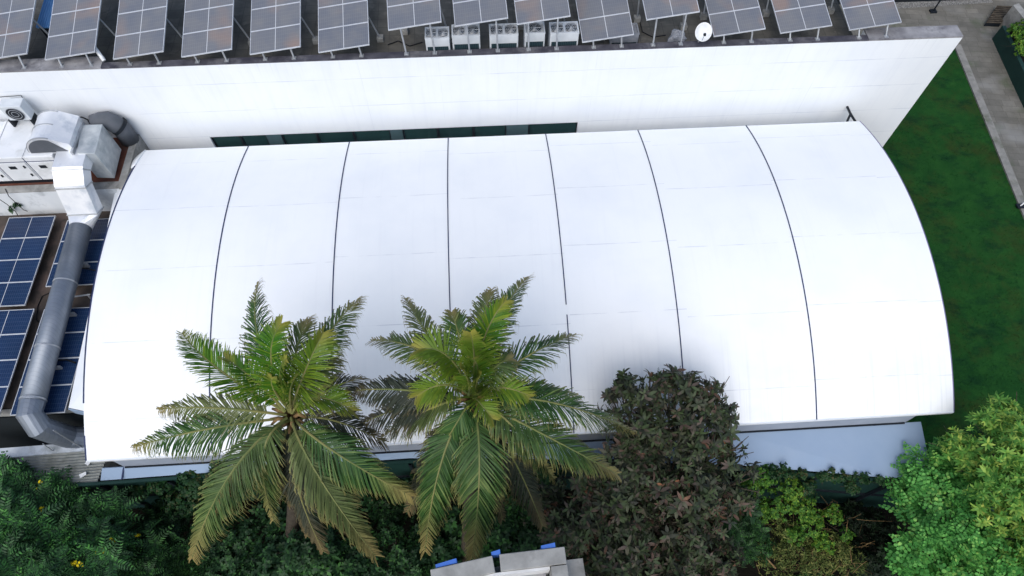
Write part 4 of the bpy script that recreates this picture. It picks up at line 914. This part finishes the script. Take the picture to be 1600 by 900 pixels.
# ---- dark leathery tree
ros_dark = [rosette(random.choice((5, 6, 7, 8)), .30, .10, .3) for _ in range(7)]
def tree(name, base, blobs, dens, tm, size, mt, label, r=.12, cat='tree', group=None, inner=.55, jit=.4, lumps=.22, crown='crown', trunk='trunk', bark='bark', cull=.35):
    t = thing(name, (base[0], base[1], 0), label, cat, group)
    limbs(np.array([base[0], base[1], 0.]), blobs, r, M[bark], t, trunk); foliage(crown, blobs, dens, tm, size, M[mt], t, inner, jit, lumps, sj=.4, cull=cull)
    return t
db = [B(1140, 640, 7.2, .2), B(1160, 690, 6.6, .24), B(1172, 735, 6.0, .24), B(1118, 606, 8.0, .2), B(955, 618, 8.1, .22), B(1060, 590, 8.6, .2), B(1015, 588, 8.6, .2), B(1168, 780, 5.2, .3), B(995, 606, 8.4, .6), B(1045, 602, 8.4, .62), B(1085, 612, 8.2, .55), B(1108, 632, 7.9, .5), B(972, 598, 8.4, .26), B(962, 640, 7.9, .4), B(1125, 655, 7.4, .5), B(1030, 655, 7.7, 1.1), B(1085, 680, 7.3, .95), B(1125, 700, 6.6, .6), B(985, 690, 6.9, .9), B(1010, 740, 6.5, 1.3), B(1090, 760, 6.0, 1.3), B(940, 770, 5.8, 1.2), B(1130, 780, 5.2, .7), B(985, 830, 5.4, 1.4), B(900, 830, 4.9, 1.1), B(1075, 850, 5.0, 1.5), B(950, 890, 4.8, 1.3), B(1120, 880, 4.2, .8), B(1040, 920, 4.8, 1.4), B(860, 800, 4.2, .9)]
dtree = tree('dark_tree', W(1020, 900, 0), [(c_, r_*.9) for c_, r_ in db], 30, ros_dark, .9, 'darkleaf', 'dark leathery leaved tree with bronze tips standing against the hall roof right of the palms', .16, inner=.7, jit=.55, lumps=.42)
sp = W(1082, 600, 8.9); MB().tube([sp+(0, 0, -1.4), sp+(-.05, .05, -.4), sp+(-.06, .1, .25)], .10, 8, scales=[1, .9, .15]).build('dead_stub', M['bark'], dtree, smooth=True)

# ---- bright green trees at right
pin_round = [whorl(random.choice((3, 4)), lambda: pinnate(4, .40, .075, .10, .3, True), .3) for _ in range(6)]
ros_y = [rosette(9, .19, .055, .6) for _ in range(5)]
bt = [B(1440, 742, 4.6, .9), B(1490, 735, 5.0, .9), B(1410, 790, 4.3, .55), B(1500, 800, 4.8, 1.1), B(1450, 850, 5.0, 1.0), B(1405, 880, 4.6, .5), B(1530, 870, 5.2, 1.2), B(1470, 910, 5.0, 1.0), B(1580, 900, 5.0, 1.0), B(1420, 750, 4.2, .6)]
tree('broadleaf_tree', W(1500, 890, 0), bt, 13, pin_round, 1.05, 'bright', 'bright green tree with rounded leaflets covering the lean-to corner at lower right', .13, inner=.7, jit=.45, lumps=.42)
yt = [B(1500, 700, 6.2, .45), B(1545, 672, 6.6, .7), B(1585, 650, 6.8, .6), B(1570, 700, 6.8, .9), B(1600, 740, 6.8, 1.0), B(1560, 770, 6.4, .9), B(1600, 810, 6.2, .9), B(1520, 720, 6.0, .7), B(1640, 700, 6.8, 1.0), B(1480, 690, 5.9, .28), B(1595, 860, 5.6, .7)]
tree('broadleaf_tree', W(1600, 800, 0), yt, 34, ros_y, 1.15, 'yellowgreen', 'yellow tipped light green tree at the right edge, over the lawn corner', .13, inner=.7, jit=.55, lumps=.42)

# ---- feathery flowering shrubs at left
pin_f = [whorl(6, lambda: pinnate(9, .62, .055, .17, .42), .55) for _ in range(5)]
def shrub(name, base, blobs, dens, tm, size, mt, label, flowers=0, group=None, inner=.55, jit=.4, lumps=.25, cat='shrub', dry=False):
    t = thing(name, (base[0], base[1], 0), label, cat, group)
    limbs(np.array([base[0], base[1], 0.]), blobs, .03 if cat == 'vine' else .06, M['bark'], t, 'stem', sp_=.1 if cat == 'vine' else .35); foliage('foliage', blobs, dens, tm, size, M[mt], t, inner, jit, lumps)
    if flowers:
        P, Nn = blob_points(blobs, 30, inner=.02); s = rng.choice(len(P), min(flowers, len(P)), False); cl = []
        fl_v, fl_f = rosette(6, .055, .045, .5); fr = frames(Nn[s], .3); P_ = P[s]+Nn[s]*.12
        pp = (P_[:, None, :]+rng.normal(0, .07, (len(P_), 4, 3))).reshape(-1, 3); fr4 = np.repeat(fr, 4, 0)
        tag(inst_mesh('flowers', fl_v, fl_f, pp, fr4, rng.uniform(.7, 1.3, len(pp)), M['flower'], t), kind='stuff')
    return t
shrub('feathery_shrub', W(30, 860, 0), [B(10, 775, 4.4, .9), B(70, 790, 4.2, .8), B(30, 830, 4.6, 1.1), B(-30, 850, 4.6, 1.0), B(95, 840, 4.2, .8), B(10, 890, 4.8, 1.1)], 9, pin_f, 1.0, 'fern', 'feathery shrub with yellow flowers at the left edge below the corrugated roof', 16)
shrub('feathery_shrub', W(130, 890, 0), [B(130, 830, 4.0, .7), B(150, 880, 4.4, 1.0), B(90, 900, 4.6, 1.0), B(190, 860, 3.8, .7), B(180, 800, 3.9, .4)], 9, pin_f, 1.0, 'fern', 'feathery shrub with a few yellow flowers in front of the left green fence', 8)
shrub('feathery_shrub', W(230, 890, 0), [B(240, 870, 3.4, .8), B(210, 905, 3.8, .8), B(290, 890, 3.0, .8), B(250, 830, 2.9, .6)], 9, pin_f, .9, 'dusk', 'dark feathery shrub between the flowering shrubs and the left palm', 2)
ros_s = [rosette(7, .15, .07, .5) for _ in range(4)]; ros_b = [rosette(7, .2, .10, .45) for _ in range(4)]
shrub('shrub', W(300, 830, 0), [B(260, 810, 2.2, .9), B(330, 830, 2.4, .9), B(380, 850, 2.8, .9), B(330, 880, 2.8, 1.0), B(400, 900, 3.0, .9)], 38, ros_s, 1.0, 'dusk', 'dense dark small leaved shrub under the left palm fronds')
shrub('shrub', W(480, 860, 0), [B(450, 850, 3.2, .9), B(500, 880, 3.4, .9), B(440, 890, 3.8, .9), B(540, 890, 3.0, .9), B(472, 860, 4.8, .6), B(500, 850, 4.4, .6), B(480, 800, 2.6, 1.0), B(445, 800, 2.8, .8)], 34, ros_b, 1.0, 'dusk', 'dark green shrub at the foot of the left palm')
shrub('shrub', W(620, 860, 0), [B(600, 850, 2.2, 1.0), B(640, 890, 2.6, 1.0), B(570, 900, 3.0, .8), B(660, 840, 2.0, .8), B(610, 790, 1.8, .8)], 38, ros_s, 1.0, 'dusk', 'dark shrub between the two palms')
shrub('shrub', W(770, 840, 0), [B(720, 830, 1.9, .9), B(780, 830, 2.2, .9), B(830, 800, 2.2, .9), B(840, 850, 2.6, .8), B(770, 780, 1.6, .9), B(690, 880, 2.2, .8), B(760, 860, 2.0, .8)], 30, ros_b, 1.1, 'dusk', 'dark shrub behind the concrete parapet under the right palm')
# vines on the fence
shrub('climbing_vine', W(290, 770, 0), [B(250, 756, 3.9, .4), B(300, 752, 4.2, .5), B(345, 745, 4.5, .5), B(335, 728, 4.9, .18), B(375, 735, 4.9, .3), B(350, 775, 3.6, .6), B(290, 785, 3.2, .6), B(395, 760, 4.2, .5), B(215, 770, 3.5, .4), B(410, 735, 4.6, .25)], 60, [rosette(5, .11, .08, .4) for _ in range(4)], 1.0, 'vinedark', 'dark vine spilling over the fence left of the left palm', cat='vine')
shrub('climbing_vine', W(640, 760, 0), [B(560, 770, 3.4, .7), B(640, 770, 3.0, .6), B(700, 745, 4.0, .5), B(850, 740, 4.2, .5), B(800, 760, 3.2, .6)], 50, [rosette(5, .11, .08, .4) for _ in range(4)], 1.0, 'vinedark', 'dark vine on the fence behind the right palm', cat='vine')
shrub('climbing_vine', W(1220, 770, 0), [B(1190, 745, 4.4, .4), B(1175, 765, 4.1, .4), B(1235, 765, 4.0, .45), B(1215, 790, 3.8, .5), B(1255, 795, 3.7, .45), B(1270, 820, 3.4, .45), B(1190, 800, 3.5, .4), B(1300, 805, 3.0, .35), B(1240, 835, 3.1, .4), B(1285, 850, 2.9, .35), B(1320, 835, 2.7, .25)], 60, [rosette(5, .09, .06, .4) for _ in range(4)], 1.0, 'vine', 'yellow green creeper heaped over the fence right of the dark tree', cat='vine')
vb = []
for i in range(26):
    t_ = i/25+random.uniform(-.03, .03); x_ = 1180+t_*215; y_ = 734+t_*17+random.uniform(-2, 4)
    vb.append(B(x_, y_, 4.5-random.random()**2*.5, random.uniform(.06, .2)))
for x_, y_, z_, r_2 in ((1262, 765, 4.0, .3), (1205, 742, 4.4, .3), (1330, 760, 4.1, .22), (1225, 730, 4.7, .12), (1300, 735, 4.62, .1)): vb.append(B(x_, y_, z_, r_2))
shrub('climbing_vine', W(1290, 755, 0), vb, 130, [rosette(5, .09, .06, .4) for _ in range(4)], 1.0, 'vinedark', 'thin dark green creeper trailing along the lean-to edge at right', cat='vine', lumps=.5)
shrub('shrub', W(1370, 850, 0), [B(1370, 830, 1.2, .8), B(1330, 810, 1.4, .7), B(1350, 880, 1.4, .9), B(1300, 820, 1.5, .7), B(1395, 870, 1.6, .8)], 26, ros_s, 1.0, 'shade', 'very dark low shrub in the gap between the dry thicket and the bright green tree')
fe_sm = [whorl(5, lambda: pinnate(8, .36, .04, .1, .35), .5) for _ in range(4)]
shrub('shrub', W(1160, 830, 0), [B(1160, 790, 4.0, .5), B(1140, 820, 4.0, .5), B(1170, 840, 3.6, .55)], 26, fe_sm, 1.0, 'dusk', 'small dark ferny shrub between the dark tree and the yellow green creeper')
dr = shrub('dry_thicket', W(1270, 870, 0), [B(1240, 850, 2.4, .8), B(1290, 860, 2.2, .8), B(1320, 880, 2.0, .7), B(1250, 895, 2.6, .8), B(1200, 870, 2.4, .6), B(1225, 820, 2.9, .5)], 42, [rosette(4, .13, .04, .6) for _ in range(4)], 1.0, 'dry', 'dry brown tangled thicket below the yellow green creeper', jit=.6)
tw = MB()
for i in range(95):
    p = W(random.uniform(1190, 1350), random.uniform(800, 905), random.uniform(1.0, 3.0)); d = rng.normal(0, .35, 3); d[2] = abs(d[2])+.15; q = p+d; tw.tube([p, (p+q)/2+rng.normal(0, .07, 3), q], .011, 4, scales=[1, .8, .4])
tag(tw.build('twigs', M['husk'], dr), kind='stuff')
a, b = W(1163, 832, 3.6), W(1212, 888, 3.0)
tag(MB().tube([a, (a+b)/2+(0, 0, -.05), b], .028, 6).build('cut_branch', M['husk']), 'pale bare cut branch leaning below the small ferny shrub', 'branch')
# planter plants at the top right
shrub('planter_plant', W(1590, 62, 0), [B(1588, 50, 1.5, .5), B(1596, 75, 1.4, .5), B(1605, 40, 1.6, .5)], 40, ros_s, 1.0, 'vine', 'mixed red and green plants in the dark planter at top right')
pp = W(1603, 150, 0)
pt_ = thing('potted_shrub', tuple(pp), 'small green shrub in a black pot on the paved path at the right edge', 'potted plant')
MB().sweep([pp+(0, 0, .03), pp+(0, 0, .45)], [(.26*math.cos(2*math.pi*i/16), .26*math.sin(2*math.pi*i/16)) for i in range(16)], scales=[.8, 1.1]).build('pot', M['dark'], pt_)
foliage('foliage', [(pp+(0, 0, .95), .45)], 60, ros_s, .9, M['vine'], pt_)
# weed growing from the stained platform wall
p = W(30, 318, 6.2); wd_ = thing('weed', (p[0], p[1]-.1, 6.3), 'small green weed growing from the stained platform wall at left', 'weed')
foliage('foliage', [(p+(0, -.15, 0), .16), (p+(-.35, -.15, -.15), .10)], 70, ros_s, .7, M['dusk'], wd_); MB().tube([p+(0, 0, -.2), p+(0, -.12, .05)], .012, 5).build('stem', M['bark'], wd_)
# undergrowth on the dark ground in front of the fence
ub = []
for i in range(46): x = random.uniform(-17, 13); ub.append((np.array([x, random.uniform(-1.0, 4.3), .15]), random.uniform(.6, 1.1)))
u_ = foliage('undergrowth', ub, 14, ros_s, 1.1, M['dusk'], None, inner=.5); tag(u_, kind='stuff'); u_['label'] = 'low dark undergrowth covering the soil before the fence'; u_['category'] = 'undergrowth'
# leaf litter / moss blades along the lawn edge kept as one sheet of short grass
n = 26000; gx = rng.uniform(15.3, 30, n); gy = rng.uniform(2, 25, n)
side = (gx-k0[0])*(-kn[0])+(gy-k0[1])*(-kn[1]); ok = side > .02; gx, gy = gx[ok], gy[ok]; n = len(gx)
bl = [(-.5, 0, 0), (.5, 0, 0), (0, .3, 1)]; fr = frames(np.tile([0, 0, 1.], (n, 1)), .35)
o = inst_mesh('grass', [(-.012, 0, 0), (.012, 0, 0), (0, .03, .07)], [(0, 1, 2)], np.stack([gx, gy, np.full(n, .012)], 1), fr, rng.uniform(.6, 1.4, n), M['grass']); tag(o, 'short dark green grass blades on the lawn right of the hall', 'grass', kind='stuff')
